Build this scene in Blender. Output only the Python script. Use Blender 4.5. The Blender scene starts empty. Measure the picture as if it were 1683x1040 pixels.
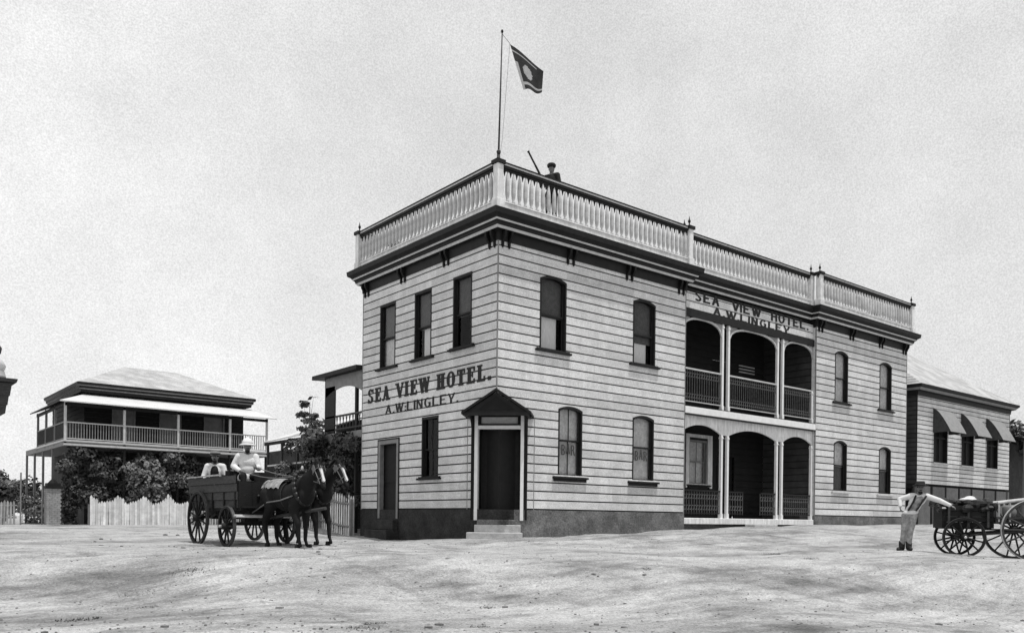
import bpy, bmesh, math, random
import numpy as np
from mathutils import Vector, Matrix, noise
R = math.radians
sc = bpy.context.scene
rnd = random.Random(7)

# ------------------------------------------------------------------ camera
CAMX, CAMY, CAMZ = -13.946, -17.916, 0.5
YAW = 0.68097
cam = bpy.data.objects.new('camera', bpy.data.cameras.new('camera'))
sc.collection.objects.link(cam)
sc.camera = cam
fw = Vector((math.sin(YAW), math.cos(YAW), 0)); rt = Vector((math.cos(YAW), -math.sin(YAW), 0))
ROLL = 0.01138
up = Vector((0, 0, 1))
rx_ = rt * math.cos(ROLL) + up * math.sin(ROLL)
uy_ = up * math.cos(ROLL) - rt * math.sin(ROLL)
m = Matrix((rx_, uy_, -fw)).transposed().to_4x4()
m.translation = Vector((CAMX, CAMY, CAMZ))
cam.matrix_world = m
cam.data.sensor_width = 36
cam.data.lens = 1403.98 / 1683 * 36
cam.data.shift_y = (853.81 - 520) / 1683
cam.data.clip_start = 0.1
cam.data.clip_end = 3000

# ------------------------------------------------------------------ world and sun
SUN = Vector((0.06, -0.25, 0.96)).normalized()      # direction towards the sun
w = bpy.data.worlds.new('World'); sc.world = w; w.use_nodes = True
nt = w.node_tree; nt.nodes.clear()
def N(t, tree=None):
    return (tree or nt).nodes.new(t)
sky = N('ShaderNodeTexSky'); sky.sky_type = 'NISHITA'; sky.sun_disc = False
sky.sun_elevation = math.asin(SUN.z); sky.sun_rotation = math.atan2(SUN.x, SUN.y)
sky.air_density = 1.0; sky.dust_density = 4.0; sky.altitude = 0
bw = N('ShaderNodeRGBToBW')
tc = N('ShaderNodeTexCoord')
mp = N('ShaderNodeMapping'); mp.inputs['Scale'].default_value = (1, 1, 1.6)
n1 = N('ShaderNodeTexNoise'); n1.inputs['Scale'].default_value = 2.2; n1.inputs['Detail'].default_value = 8; n1.inputs['Roughness'].default_value = .6
n2 = N('ShaderNodeTexNoise'); n2.inputs['Scale'].default_value = 650; n2.inputs['Detail'].default_value = 3
r1 = N('ShaderNodeMapRange'); r1.inputs[1].default_value = .3; r1.inputs[2].default_value = .7; r1.inputs[3].default_value = 7.3; r1.inputs[4].default_value = 9.3
r2 = N('ShaderNodeMapRange'); r2.inputs[1].default_value = .3; r2.inputs[2].default_value = .7; r2.inputs[3].default_value = .86; r2.inputs[4].default_value = 1.14
mx = N('ShaderNodeMix'); mx.data_type = 'FLOAT'; mx.inputs[0].default_value = .88     # high thin cloud over the clear sky
mu = N('ShaderNodeMath'); mu.operation = 'MULTIPLY'
bg = N('ShaderNodeBackground'); bg.inputs['Strength'].default_value = 0.1
wo = N('ShaderNodeOutputWorld')
L = nt.links.new
L(sky.outputs[0], bw.inputs[0]); L(tc.outputs['Generated'], mp.inputs[0])
L(mp.outputs[0], n1.inputs['Vector']); L(tc.outputs['Generated'], n2.inputs['Vector'])
L(n1.outputs[0], r1.inputs[0]); L(n2.outputs[0], r2.inputs[0])
L(bw.outputs[0], mx.inputs[2]); L(r1.outputs[0], mx.inputs[3])
vd = N('ShaderNodeVectorMath'); vd.operation = 'DOT_PRODUCT'; vd.inputs[1].default_value = (-.80, .58, -.12)
gr = N('ShaderNodeMapRange'); gr.inputs[1].default_value = .0; gr.inputs[2].default_value = .85; gr.inputs[3].default_value = .97; gr.inputs[4].default_value = 1.32
n3 = N('ShaderNodeTexNoise'); n3.inputs['Scale'].default_value = 9; n3.inputs['Detail'].default_value = 9; n3.inputs['Roughness'].default_value = .75
r3_ = N('ShaderNodeMapRange'); r3_.inputs[1].default_value = .3; r3_.inputs[2].default_value = .7; r3_.inputs[3].default_value = .94; r3_.inputs[4].default_value = 1.06
m3 = N('ShaderNodeMath'); m3.operation = 'MULTIPLY'; m4 = N('ShaderNodeMath'); m4.operation = 'MULTIPLY'
L(tc.outputs['Generated'], vd.inputs[0]); L(vd.outputs['Value'], gr.inputs[0]); L(tc.outputs['Generated'], n3.inputs['Vector']); L(n3.outputs[0], r3_.inputs[0])
L(mx.outputs[0], m3.inputs[0]); L(gr.outputs[0], m3.inputs[1]); L(m3.outputs[0], m4.inputs[0]); L(r3_.outputs[0], m4.inputs[1])
L(m4.outputs[0], mu.inputs[0]); L(r2.outputs[0], mu.inputs[1])
L(mu.outputs[0], bg.inputs['Color']); L(bg.outputs[0], wo.inputs[0])

sun = bpy.data.objects.new('sun', bpy.data.lights.new('sun', 'SUN'))
sc.collection.objects.link(sun)
sun.data.energy = 3.2; sun.data.angle = R(0.6); sun.data.color = (1, .995, .985)
sun.rotation_euler = SUN.to_track_quat('Z', 'Y').to_euler()
sc.view_settings.view_transform = 'Standard'; sc.view_settings.look = 'None'
sc.view_settings.exposure = .05; sc.view_settings.gamma = 1

# ------------------------------------------------------------------ materials
MATS = {}
def mat(name, v, rough=.8, var=.15, scale=6, bump=0.0, bscale=None, metal=0, stretch=(1, 1, 1), tone=False, spec=.3, var2=0, scale2=60):
    if name in MATS: return MATS[name]
    m = bpy.data.materials.new(name); m.use_nodes = True
    t = m.node_tree; ns = t.nodes; b = ns['Principled BSDF']
    b.inputs['Roughness'].default_value = rough; b.inputs['Metallic'].default_value = metal
    b.inputs['Specular IOR Level'].default_value = spec
    tcn = ns.new('ShaderNodeTexCoord'); mpn = ns.new('ShaderNodeMapping'); mpn.inputs['Scale'].default_value = stretch
    nz = ns.new('ShaderNodeTexNoise'); nz.inputs['Scale'].default_value = scale; nz.inputs['Detail'].default_value = 6; nz.inputs['Roughness'].default_value = .65
    mr = ns.new('ShaderNodeMapRange'); mr.inputs[1].default_value = .3; mr.inputs[2].default_value = .7
    mr.inputs[3].default_value = v * (1 - var); mr.inputs[4].default_value = v * (1 + var)
    t.links.new(tcn.outputs['Object'], mpn.inputs[0]); t.links.new(mpn.outputs[0], nz.inputs['Vector'])
    t.links.new(nz.outputs[0], mr.inputs[0])
    out = mr.outputs[0]
    def mul(a, bb):
        q = ns.new('ShaderNodeMath'); q.operation = 'MULTIPLY'; t.links.new(a, q.inputs[0]); t.links.new(bb, q.inputs[1]); return q.outputs[0]
    if var2:
        z2 = ns.new('ShaderNodeTexNoise'); z2.inputs['Scale'].default_value = scale2; z2.inputs['Detail'].default_value = 3
        m2 = ns.new('ShaderNodeMapRange'); m2.inputs[1].default_value = .3; m2.inputs[2].default_value = .7
        m2.inputs[3].default_value = 1 - var2; m2.inputs[4].default_value = 1 + var2
        t.links.new(tcn.outputs['Object'], z2.inputs['Vector']); t.links.new(z2.outputs[0], m2.inputs[0]); out = mul(out, m2.outputs[0])
    if tone:
        at = ns.new('ShaderNodeAttribute'); at.attribute_name = 'tone'; out = mul(out, at.outputs['Fac'])
    t.links.new(out, b.inputs['Base Color'])
    if bump:
        bn = ns.new('ShaderNodeTexNoise'); bn.inputs['Scale'].default_value = bscale or scale * 8; bn.inputs['Detail'].default_value = 5
        t.links.new(mpn.outputs[0], bn.inputs['Vector'])
        bu = ns.new('ShaderNodeBump'); bu.inputs['Strength'].default_value = bump; bu.inputs['Distance'].default_value = .02
        t.links.new(bn.outputs[0], bu.inputs['Height']); t.links.new(bu.outputs[0], b.inputs['Normal'])
    MATS[name] = m
    return m
M = {}
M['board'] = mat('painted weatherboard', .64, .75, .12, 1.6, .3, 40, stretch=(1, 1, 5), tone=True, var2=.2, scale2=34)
def stain(m, amt, sx=(5, 5, .35), lo=.42, hi=.62):
    t = m.node_tree; b = t.nodes['Principled BSDF']; src = b.inputs['Base Color'].links[0].from_socket
    tc_ = t.nodes.new('ShaderNodeTexCoord'); mp_ = t.nodes.new('ShaderNodeMapping'); mp_.inputs['Scale'].default_value = sx
    q = t.nodes.new('ShaderNodeTexNoise'); q.inputs['Scale'].default_value = 1.3; q.inputs['Detail'].default_value = 6; q.inputs['Roughness'].default_value = .7
    mr = t.nodes.new('ShaderNodeMapRange'); mr.inputs[1].default_value = lo; mr.inputs[2].default_value = hi; mr.inputs[3].default_value = 1 - amt; mr.inputs[4].default_value = 1.04
    mm = t.nodes.new('ShaderNodeMath'); mm.operation = 'MULTIPLY'
    t.links.new(tc_.outputs['Object'], mp_.inputs[0]); t.links.new(mp_.outputs[0], q.inputs['Vector']); t.links.new(q.outputs[0], mr.inputs[0])
    t.links.new(src, mm.inputs[0]); t.links.new(mr.outputs[0], mm.inputs[1]); t.links.new(mm.outputs[0], b.inputs['Base Color'])
def ribs(m, sc_=14):
    t = m.node_tree; b = t.nodes['Principled BSDF']; tc_ = t.nodes.new('ShaderNodeTexCoord'); q = t.nodes.new('ShaderNodeTexWave'); q.inputs['Scale'].default_value = sc_ / 6; q.bands_direction = 'X'
    bu = t.nodes.new('ShaderNodeBump'); bu.inputs['Strength'].default_value = .8; bu.inputs['Distance'].default_value = .03
    t.links.new(tc_.outputs['Object'], q.inputs['Vector']); t.links.new(q.outputs['Fac'], bu.inputs['Height']); t.links.new(bu.outputs[0], b.inputs['Normal'])
stain(M['board'], .12, (1.6, 1.6, .5))
M['gap'] = mat('dark board joint', .02, .9)
M['dark'] = mat('dark brown paint', .013, .6, .35, 5, .15, spec=.2)
M['darker'] = mat('black brown paint', .006, .6, .3, 5, spec=.2)
M['mid'] = mat('mid grey paint', .2, .7, .2, 5, .1)
M['white'] = mat('off white paint', .74, .7, .14, 4, .1, var2=.1)
M['light'] = mat('pale trim paint', .5, .7, .16, 6)
M['lwhite'] = mat('bright white paint', .75, .7, .08, 6)
M['plinth'] = mat('stone plinth', .16, .95, .35, 2.2, .8, 18, var2=.3, scale2=22)
M['step'] = mat('worn stone step', .42, .9, .25, 5, .5, 30, var2=.12)
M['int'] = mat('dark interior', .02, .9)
M['swall'] = mat('shaded grey boards', .05, .8, .3, 3, tone=True)  # shade of the recess sides and end wall darkened into the boards
M['plinthd'] = mat('shade-dark plinth', .03, .95, .5, 2.2, .8, 18, var2=.3, scale2=22)  # plinth copy with the left side's shade put into its colour
M['roofg'] = mat('weathered iron roof', .46, .6, .1, 2, var2=.06)
M['vwall'] = mat('shade-toned verandah boards', .012, .8, .3, 3, tone=True)  # shade under the verandahs put into the board colour
M['blind'] = mat('grey window blind', .12, .9, .2, 9, var2=.25, scale2=70)
M['blind2'] = mat('mid window blind', .7, .9, .25, 9, var2=.25, scale2=70)
M['curtain'] = mat('pale curtain', .85, .9, .2, 8, stretch=(12, 12, 1))
M['iron'] = mat('cast iron', .03, .5, .3, 10)
M['ironl'] = mat('weathered iron lace', .09, .6, .5, 14)
M['roof'] = mat('pale iron roof', .6, .6, .1, 2, var2=.05)
stain(M['white'], .2, (7, 7, 1)); ribs(M['roof']); ribs(M['roofg']); stain(M['roofg'], .3, (1, 1, 1)); stain(M['plinth'], .35, (1, 1, 1))
M['canvas'] = mat('awning canvas', .24, .95, .15, 6, .2, var2=.12)
M['canvasd'] = mat('shade-dark awning side', .05, .95, .25, 6, var2=.2)  # canvas copy that carries the unlit sides' shade in its colour
M['wood'] = mat('dark cart timber', .009, .7, .5, 6, .3, stretch=(1, 6, 6))
M['woodm'] = mat('dusty cart timber', .05, .8, .4, 6, .3, stretch=(1, 6, 6), var2=.2)
M['woodl'] = mat('pale worn timber', .45, .8, .3, 6, .3)
M['tyre'] = mat('worn iron tyre', .06, .55, .3, 6, metal=.3)
M['horse'] = mat('dark horse coat', .005, .7, .6, 3, .15, 90, spec=.22)
M['mane'] = mat('black mane hair', .01, .8, .3, 20)
M['blaze'] = mat('white horse marking', .55, .8, .1)
M['leather'] = mat('black leather', .015, .4, .3)
M['strap'] = mat('dusty harness strap', .14, .6, .3)
M['brass'] = mat('bright harness fitting', .5, .3, .1, metal=.5)
M['skin'] = mat('tanned skin', .16, .6, .12, 10)
M['shirt'] = mat('white cotton', .62, .9, .08, 8, .4, 25)
M['suit'] = mat('dark suit cloth', .012, .9, .3, 8, .3)
M['trouser'] = mat('grey moleskin', .26, .9, .5, 9, .4, 20, var2=.15)
M['hat'] = mat('dark felt', .02, .9, .2)
M['hatw'] = mat('white pith', .66, .8, .06)
M['boot'] = mat('black boot', .012, .5, .3)
M['leaf'] = mat('leaves', .055, .6, .6, 2.5, tone=True, spec=.4)
M['leafp'] = mat('pale leaves', .14, .6, .5, 2.5, tone=True, spec=.4)
M['bark'] = mat('bark', .08, .9, .4, 6, .6, 30)
M['picket'] = mat('whitewashed paling', .7, .85, .25, 3, tone=True, var2=.15)
M['pick2'] = mat('weathered paling', .33, .85, .3, 3, tone=True, var2=.15)
M['brick'] = mat('whitened brick', .3, .9, .3, 6, var2=.2)
M['flag'] = mat('flag blue cloth', .035, .9, .3, 8)
M['flagl'] = mat('flag white cloth', .4, .9, .15, 8)
M['paintl'] = mat('black sign paint', .012, .7, .3, 20)
M['letter'] = mat('faded sign paint', .045, .7, .3, 20)
M['rock'] = mat('road stones', .16, .95, .4, 8)
M['dbrick'] = mat('dark house wall', .045, .9, .4, 2, var2=.3, scale2=14)
M['soil'] = mat('garden soil', .07, .95, .4, 3)
g = bpy.data.materials.new('window glass'); g.use_nodes = True
t = g.node_tree; t.nodes.clear()
o_ = t.nodes.new('ShaderNodeOutputMaterial'); tr = t.nodes.new('ShaderNodeBsdfTransparent'); gl = t.nodes.new('ShaderNodeBsdfGlossy')
gl.inputs['Roughness'].default_value = .08; gl.inputs['Color'].default_value = (.8, .8, .8, 1); tr.inputs['Color'].default_value = (.8, .8, .8, 1)
mxs = t.nodes.new('ShaderNodeMixShader'); lw = t.nodes.new('ShaderNodeFresnel'); lw.inputs[0].default_value = 1.1
t.links.new(lw.outputs[0], mxs.inputs[0]); t.links.new(tr.outputs[0], mxs.inputs[1]); t.links.new(gl.outputs[0], mxs.inputs[2]); t.links.new(mxs.outputs[0], o_.inputs[0])
M['glass'] = g

# ------------------------------------------------------------------ mesh helpers
class MB:
    def __init__(s): s.v = []; s.f = []; s.mi = []; s.tn = []
    def add(s, vs, fs, mi=0, tone=1.0):
        n = len(s.v); s.v += [tuple(p) for p in vs]
        for f in fs: s.f.append([i + n for i in f]); s.mi.append(mi); s.tn.append(tone)
    def box(s, a, b, mi=0, tone=1.0, X=None):
        x0, y0, z0 = a; x1, y1, z1 = b
        vs = [Vector((x, y, z)) for z in (z0, z1) for y in (y0, y1) for x in (x0, x1)]
        if X: vs = [X @ v for v in vs]
        s.add(vs, [(0, 2, 3, 1), (4, 5, 7, 6), (0, 1, 5, 4), (2, 6, 7, 3), (0, 4, 6, 2), (1, 3, 7, 5)], mi, tone)
    def tube(s, p, q, r0, r1=None, n=8, mi=0, tone=1.0, caps=True):
        r1 = r0 if r1 is None else r1
        p = Vector(p); q = Vector(q); d = (q - p)
        if d.length < 1e-6: return
        M3 = d.to_track_quat('Z', 'Y').to_matrix()
        vs = []
        for c, r in ((p, r0), (q, r1)):
            for i in range(n):
                a = 2 * math.pi * i / n; vs.append(c + M3 @ Vector((r * math.cos(a), r * math.sin(a), 0)))
        fs = [(i, (i + 1) % n, n + (i + 1) % n, n + i) for i in range(n)]
        if caps: fs += [tuple(range(n))[::-1], tuple(range(n, 2 * n))]
        s.add(vs, fs, mi, tone)
    def path(s, pts, r, n=6, mi=0):
        for a, b in zip(pts[:-1], pts[1:]): s.tube(a, b, r, n=n, mi=mi)
    def lathe(s, c, prof, n=12, mi=0, ax=None, tone=1.0):
        c = Vector(c); M3 = Vector(ax).to_track_quat('Z', 'Y').to_matrix() if ax else Matrix.Identity(3)
        vs = []
        for r, z in prof:
            for i in range(n):
                a = 2 * math.pi * i / n; vs.append(c + M3 @ Vector((r * math.cos(a), r * math.sin(a), z)))
        fs = []
        for k in range(len(prof) - 1):
            for i in range(n): fs.append((k * n + i, k * n + (i + 1) % n, (k + 1) * n + (i + 1) % n, (k + 1) * n + i))
        fs += [tuple(range(n))[::-1], tuple(range((len(prof) - 1) * n, len(prof) * n))]
        s.add(vs, fs, mi, tone)
    def ell(s, c, r, X=None, n=12, mi=0):
        c = Vector(c); vs = []; m_ = n // 2
        for k in range(m_ + 1):
            th = math.pi * k / m_
            for i in range(n):
                a = 2 * math.pi * i / n
                v = Vector((r[0] * math.sin(th) * math.cos(a), r[1] * math.sin(th) * math.sin(a), r[2] * math.cos(th)))
                if X: v = X @ v
                vs.append(c + v)
        fs = []
        for k in range(m_):
            for i in range(n): fs.append((k * n + i, (k + 1) * n + i, (k + 1) * n + (i + 1) % n, k * n + (i + 1) % n))
        s.add(vs, fs, mi)
    def cap(s, p, q, r0, r1, n=10, mi=0):
        s.tube(p, q, r0, r1, n=n, mi=mi); s.ell(p, (r0,) * 3, n=n, mi=mi); s.ell(q, (r1,) * 3, n=n, mi=mi)
    def prism(s, poly, fn, d0, d1, mi=0, tone=1.0):
        """poly: 2-D points; fn(u, v, d) -> 3-D; extruded from d0 to d1"""
        n = len(poly)
        vs = [fn(a, b, d0) for a, b in poly] + [fn(a, b, d1) for a, b in poly]
        fs = [tuple(range(n)), tuple(range(n, 2 * n))[::-1]] + [(i, i + n, (i + 1) % n + n, (i + 1) % n) for i in range(n)]
        s.add(vs, fs, mi, tone)
    def build(s, name, mats, parent=None, loc=(0, 0, 0), rot=0, smooth=False):
        me = bpy.data.meshes.new(name); me.from_pydata(s.v, [], s.f)
        if not isinstance(mats, (list, tuple)): mats = [mats]
        for k in mats: me.materials.append(M[k])
        if len(me.polygons) == len(s.mi):
            me.polygons.foreach_set('material_index', s.mi)
            at = me.attributes.new('tone', 'FLOAT', 'FACE'); at.data.foreach_set('value', s.tn)
        if smooth: me.polygons.foreach_set('use_smooth', [True] * len(me.polygons))
        me.update()
        o = bpy.data.objects.new(name, me); sc.collection.objects.link(o)
        o.location = loc; o.rotation_euler = (0, 0, rot)
        if parent: o.parent = parent
        return o
def recalc(o):
    bm = bmesh.new(); bm.from_mesh(o.data); bmesh.ops.recalc_face_normals(bm, faces=bm.faces); bm.to_mesh(o.data); bm.free(); return o
def bevel(o, wd=.01, seg=1):
    md = o.modifiers.new('bevel', 'BEVEL'); md.width = wd; md.segments = seg; md.limit_method = 'ANGLE'; return o
def thing(name, label, cat, loc=(0, 0, 0), rot=0, group=None):
    o = bpy.data.objects.new(name, None); sc.collection.objects.link(o); o.empty_display_size = .2
    o.location = loc; o.rotation_euler = (0, 0, rot); tag(o, label, cat, group); return o
def tag(o, label=None, cat=None, group=None, kind=None):
    if label: o['label'] = label
    if cat: o['category'] = cat
    if group: o['group'] = group
    if kind: o['kind'] = kind
    return o
def dup(o, parent=None, loc=None):
    c = o.copy(); sc.collection.objects.link(c)
    if parent: c.parent = parent
    if loc is not None: c.location = loc
    for ch in list(o.children):
        d = ch.copy(); sc.collection.objects.link(d); d.parent = c
        for g_ in list(ch.children):
            e = g_.copy(); sc.collection.objects.link(e); e.parent = d
    return c
def fuse(mb, name, mats, parent, vox=.012, smooth_it=4, loc=(0, 0, 0), rot=0):
    """one continuous skin over the overlapping solids in mb"""
    o = mb.build(name, mats, None, loc, rot)
    md = o.modifiers.new('r', 'REMESH'); md.mode = 'VOXEL'; md.voxel_size = vox; md.use_smooth_shade = True
    ms = o.modifiers.new('s', 'SMOOTH'); ms.iterations = smooth_it; ms.factor = .5
    dg = bpy.context.evaluated_depsgraph_get(); dg.update()
    me = bpy.data.meshes.new_from_object(o.evaluated_get(dg))
    o.modifiers.clear(); o.data = me; me.name = name
    me.materials.clear()
    for k in (mats if isinstance(mats, (list, tuple)) else [mats]): me.materials.append(M[k])
    me.polygons.foreach_set('use_smooth', [True] * len(me.polygons))
    if parent: o.parent = parent
    return o

# ------------------------------------------------------------------ ground
ANC = np.array([(1.2, -.1, .03), (4, -.1, .12), (7.66, -.1, .25), (11.5, -.2, .36), (15.4, -.1, .45), (22.2, -.1, .49), (-.1, .9, -.02), (-.1, 3.3, -.22), (-.1, 7.1, -.1), (0, 10, .12),
    (-6.88, 3, -.16), (-6.67, 1.16, -.19), (-5.4, 3.1, -.1), (-5.3, 1.3, -.1), (-6, .4, -.18), (-5.9, -.8, -.17), (-5, -.35, -.08),
    (7.3, -8.9, -.27), (9.7, -9.4, -.38), (7.0, -7.6, -.14), (-5.1, 22, .08), (-1.2, 22, .1), (5, 22, .2), (28, 0, .58), (36, 0, .6),
    (-12.2, -5.5, -.78), (-6.8, -9.1, -.78), (-.9, -13.2, -.9), (-14, -18, -1.0), (40, 40, .6), (-40, 40, -.2), (-60, 10, -.5), (40, -30, -.6),
    (60, 10, .6), (-10, 60, .0), (0, -40, -1.4), (-40, -30, -1.2), (-9, 12, -.02), (-8.5, 18, .04), (10, 4, .5), (18, 4, .5), (10, 15, .4), (30, 6, .6), (14, -5, .05), (2, -5, -.25), (-3, -3, -.2), (18, -14, -.4)])
def gz(x, y):
    d2 = (ANC[:, 0] - x) ** 2 + (ANC[:, 1] - y) ** 2
    w_ = 1 / (d2 + .8) ** 1.6
    return float((w_ * ANC[:, 2]).sum() / w_.sum())
def make_ground():
    n = 460
    def warp(k):
        u = (k / (n - 1)) * 2 - 1
        return 9.0 * math.sinh(u * 4.9) / 1.0 * .55 + u * 14
    xs = [warp(i) for i in range(n)]
    vs = []; fs = []
    for j in range(n):
        for i in range(n):
            x = xs[i] - 4; y = xs[j] - 4
            z = gz(x, y)
            k = math.exp(-((x + 4) ** 2 + (y + 4) ** 2) / 900)
            z += k * (.014 * noise.noise(Vector((x * .55, y * .55, 0))) + .018 * noise.noise(Vector((x * 2.1, y * 2.1, 3))) + .016 * noise.noise(Vector((x * 5, y * 5, 7))))
            vs.append((x, y, z))
    for j in range(n - 1):
        for i in range(n - 1):
            fs.append((j * n + i, j * n + i + 1, (j + 1) * n + i + 1, (j + 1) * n + i))
    me = bpy.data.meshes.new('ground'); me.from_pydata(vs, [], fs)
    me.polygons.foreach_set('use_smooth', [True] * len(fs))
    m = bpy.data.materials.new('dirt road'); m.use_nodes = True; t = m.node_tree; ns = t.nodes; b = ns['Principled BSDF']
    b.inputs['Roughness'].default_value = .95; b.inputs['Specular IOR Level'].default_value = .1
    geo = ns.new('ShaderNodeNewGeometry')
    def nz(scale, det, lo, hi, a, bb, st=(1, 1, 1)):
        mp_ = ns.new('ShaderNodeMapping'); mp_.inputs['Scale'].default_value = st; mp_.inputs['Rotation'].default_value = (0, 0, .25)
        q = ns.new('ShaderNodeTexNoise'); q.inputs['Scale'].default_value = scale; q.inputs['Detail'].default_value = det; q.inputs['Roughness'].default_value = .65
        r = ns.new('ShaderNodeMapRange'); r.inputs[1].default_value = lo; r.inputs[2].default_value = hi; r.inputs[3].default_value = a; r.inputs[4].default_value = bb
        t.links.new(geo.outputs['Position'], mp_.inputs[0]); t.links.new(mp_.outputs[0], q.inputs['Vector']); t.links.new(q.outputs[0], r.inputs[0]); return r.outputs[0]
    def mul(a, bb):
        q = ns.new('ShaderNodeMath'); q.operation = 'MULTIPLY'; t.links.new(a, q.inputs[0]); t.links.new(bb, q.inputs[1]); return q.outputs[0]
    a = nz(.33, 5, .38, .62, .34, .45)
    p = nz(.40, 14, .48, .66, 1, .42, (.8, 1.15, 1)); p2 = nz(5, 12, .47, .68, 1, .78, (.9, 1.1, 1)); p = mul(p, p2)      # worn, damp and dung-dark patches
    s = nz(1.8, 13, .36, .50, .80, 1.02, (.85, 1.15, 1))
    f = nz(26, 8, .34, .66, .60, 1.34)
    f2 = nz(85, 4, .34, .66, .62, 1.34)
    rut = nz(1.0, 9, .50, .60, 1.05, .86, (.2, 2.0, 1)); a = mul(a, rut)
    # wheel tracks along both streets
    for dr_, rot in (('X', .06), ('Y', -.10), ('Y', .16)):
        mp_ = ns.new('ShaderNodeMapping'); mp_.inputs['Rotation'].default_value = (0, 0, rot)
        wv = ns.new('ShaderNodeTexWave'); wv.bands_direction = dr_; wv.inputs['Scale'].default_value = .17; wv.inputs['Distortion'].default_value = 2.2; wv.inputs['Detail'].default_value = 3; wv.inputs['Detail Scale'].default_value = .5
        t.links.new(geo.outputs['Position'], mp_.inputs[0]); t.links.new(mp_.outputs[0], wv.inputs['Vector'])
        r_ = ns.new('ShaderNodeMapRange'); r_.inputs[1].default_value = .955; r_.inputs[2].default_value = .995; r_.inputs[3].default_value = 0; r_.inputs[4].default_value = .20; t.links.new(wv.outputs['Fac'], r_.inputs[0])
        k_ = mul(r_.outputs[0], nz(.5, 5, .45, .6, 0, 1)); sb = ns.new('ShaderNodeMath'); sb.operation = 'SUBTRACT'; sb.inputs[0].default_value = 1; t.links.new(k_, sb.inputs[1]); a = mul(a, sb.outputs[0])
    t.links.new(mul(mul(mul(a, p), mul(s, f)), f2), b.inputs['Base Color'])
    q = ns.new('ShaderNodeTexNoise'); q.inputs['Scale'].default_value = 7; q.inputs['Detail'].default_value = 12; q.inputs['Roughness'].default_value = .8
    t.links.new(geo.outputs['Position'], q.inputs['Vector'])
    bu = ns.new('ShaderNodeBump'); bu.inputs['Strength'].default_value = .6; bu.inputs['Distance'].default_value = .05
    t.links.new(q.outputs[0], bu.inputs['Height']); t.links.new(bu.outputs[0], b.inputs['Normal'])
    me.materials.append(m)
    o = bpy.data.objects.new('ground', me); sc.collection.objects.link(o); tag(o, kind='structure')
make_ground()

# scattered stones, clods and dung on the road (uncountable)
mb = MB()
for i in range(2000):
    d = 9 + 22 * rnd.random() ** 1.6; a = rnd.uniform(-.62, .62)
    p = Vector((CAMX, CAMY, 0)) + (fw * math.cos(a) + rt * math.sin(a)) * d
    if p.x > -1.2 and p.y > -.5: continue
    r = rnd.uniform(.006, .016) if rnd.random() < .97 else rnd.uniform(.025, .05)
    z = gz(p.x, p.y)
    X = Matrix.Rotation(rnd.uniform(0, 6), 3, 'Z')
    mb.ell((p.x, p.y, z + r * .2), (r * rnd.uniform(1, 1.9), r, r * rnd.uniform(.4, .8)), X, 6)
tag(mb.build('road_stones', 'rock'), 'small stones and clods scattered over the dirt road', 'stones', kind='stuff')

mb = MB()
spots = [(-9.3, -9.6, .5), (-8.9, -9.2, .3), (-7.9, -9.9, .35), (-11.5, -6.6, .6), (-10.6, -6.0, .5), (-10.2, -4.6, .8), (-9.2, -3.8, .9), (-6.5, -8.2, .3), (2.2, -8.0, .6), (3.2, -6.4, .7), (-2.5, -7.5, .5)]
for (cx, cy, r_) in spots:
    r_ *= .45
    for i in range(int(330 * r_)):
        a = rnd.uniform(0, 6.3); q = rnd.random() ** .7 * r_; x = cx + q * math.cos(a); y = cy + q * math.sin(a) * .7; z = gz(x, y); h_ = rnd.uniform(.008, .03); d_ = rnd.uniform(0, 6.3)
        ux, uy = math.cos(d_) * .012, math.sin(d_) * .012
        mb.add([(x - ux, y - uy, z - .01), (x + ux, y + uy, z - .01), (x + uy * 2, y - ux * 2, z + h_)], [(0, 1, 2)], 0, rnd.uniform(.6, 1.4))
tag(mb.build('grass_tufts', 'rock'), 'short dry tufts growing in the dirt road', 'grass', kind='stuff')

# ------------------------------------------------------------------ face frames
class Face:
    """a wall plane: origin, horizontal direction u, outward direction n"""
    def __init__(s, o, u, n): s.o = Vector(o); s.u = Vector(u).normalized(); s.n = Vector(n).normalized()
    def p(s, u, z, d=0): return s.o + s.u * u + s.n * d + Vector((0, 0, z))
    def X(s): return Matrix(((s.u.x, s.n.x, 0, s.o.x), (s.u.y, s.n.y, 0, s.o.y), (0, 0, 1, s.o.z), (0, 0, 0, 1)))
    def box(s, mb, u0, u1, z0, z1, d0, d1, mi=0, tone=1.0): mb.box((u0, d0, z0), (u1, d1, z1), mi, tone, s.X())
def arch_z(op, u):
    u0, u1, z0, z1, rise = op
    if rise <= 0: return z1
    c = (u0 + u1) / 2; h = (u1 - u0) / 2
    x = min(1, abs(u - c) / h)
    Rr = (h * h + rise * rise) / (2 * rise)
    return z1 - rise + (math.sqrt(Rr * Rr - (x * h) ** 2) - (Rr - rise))
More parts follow.
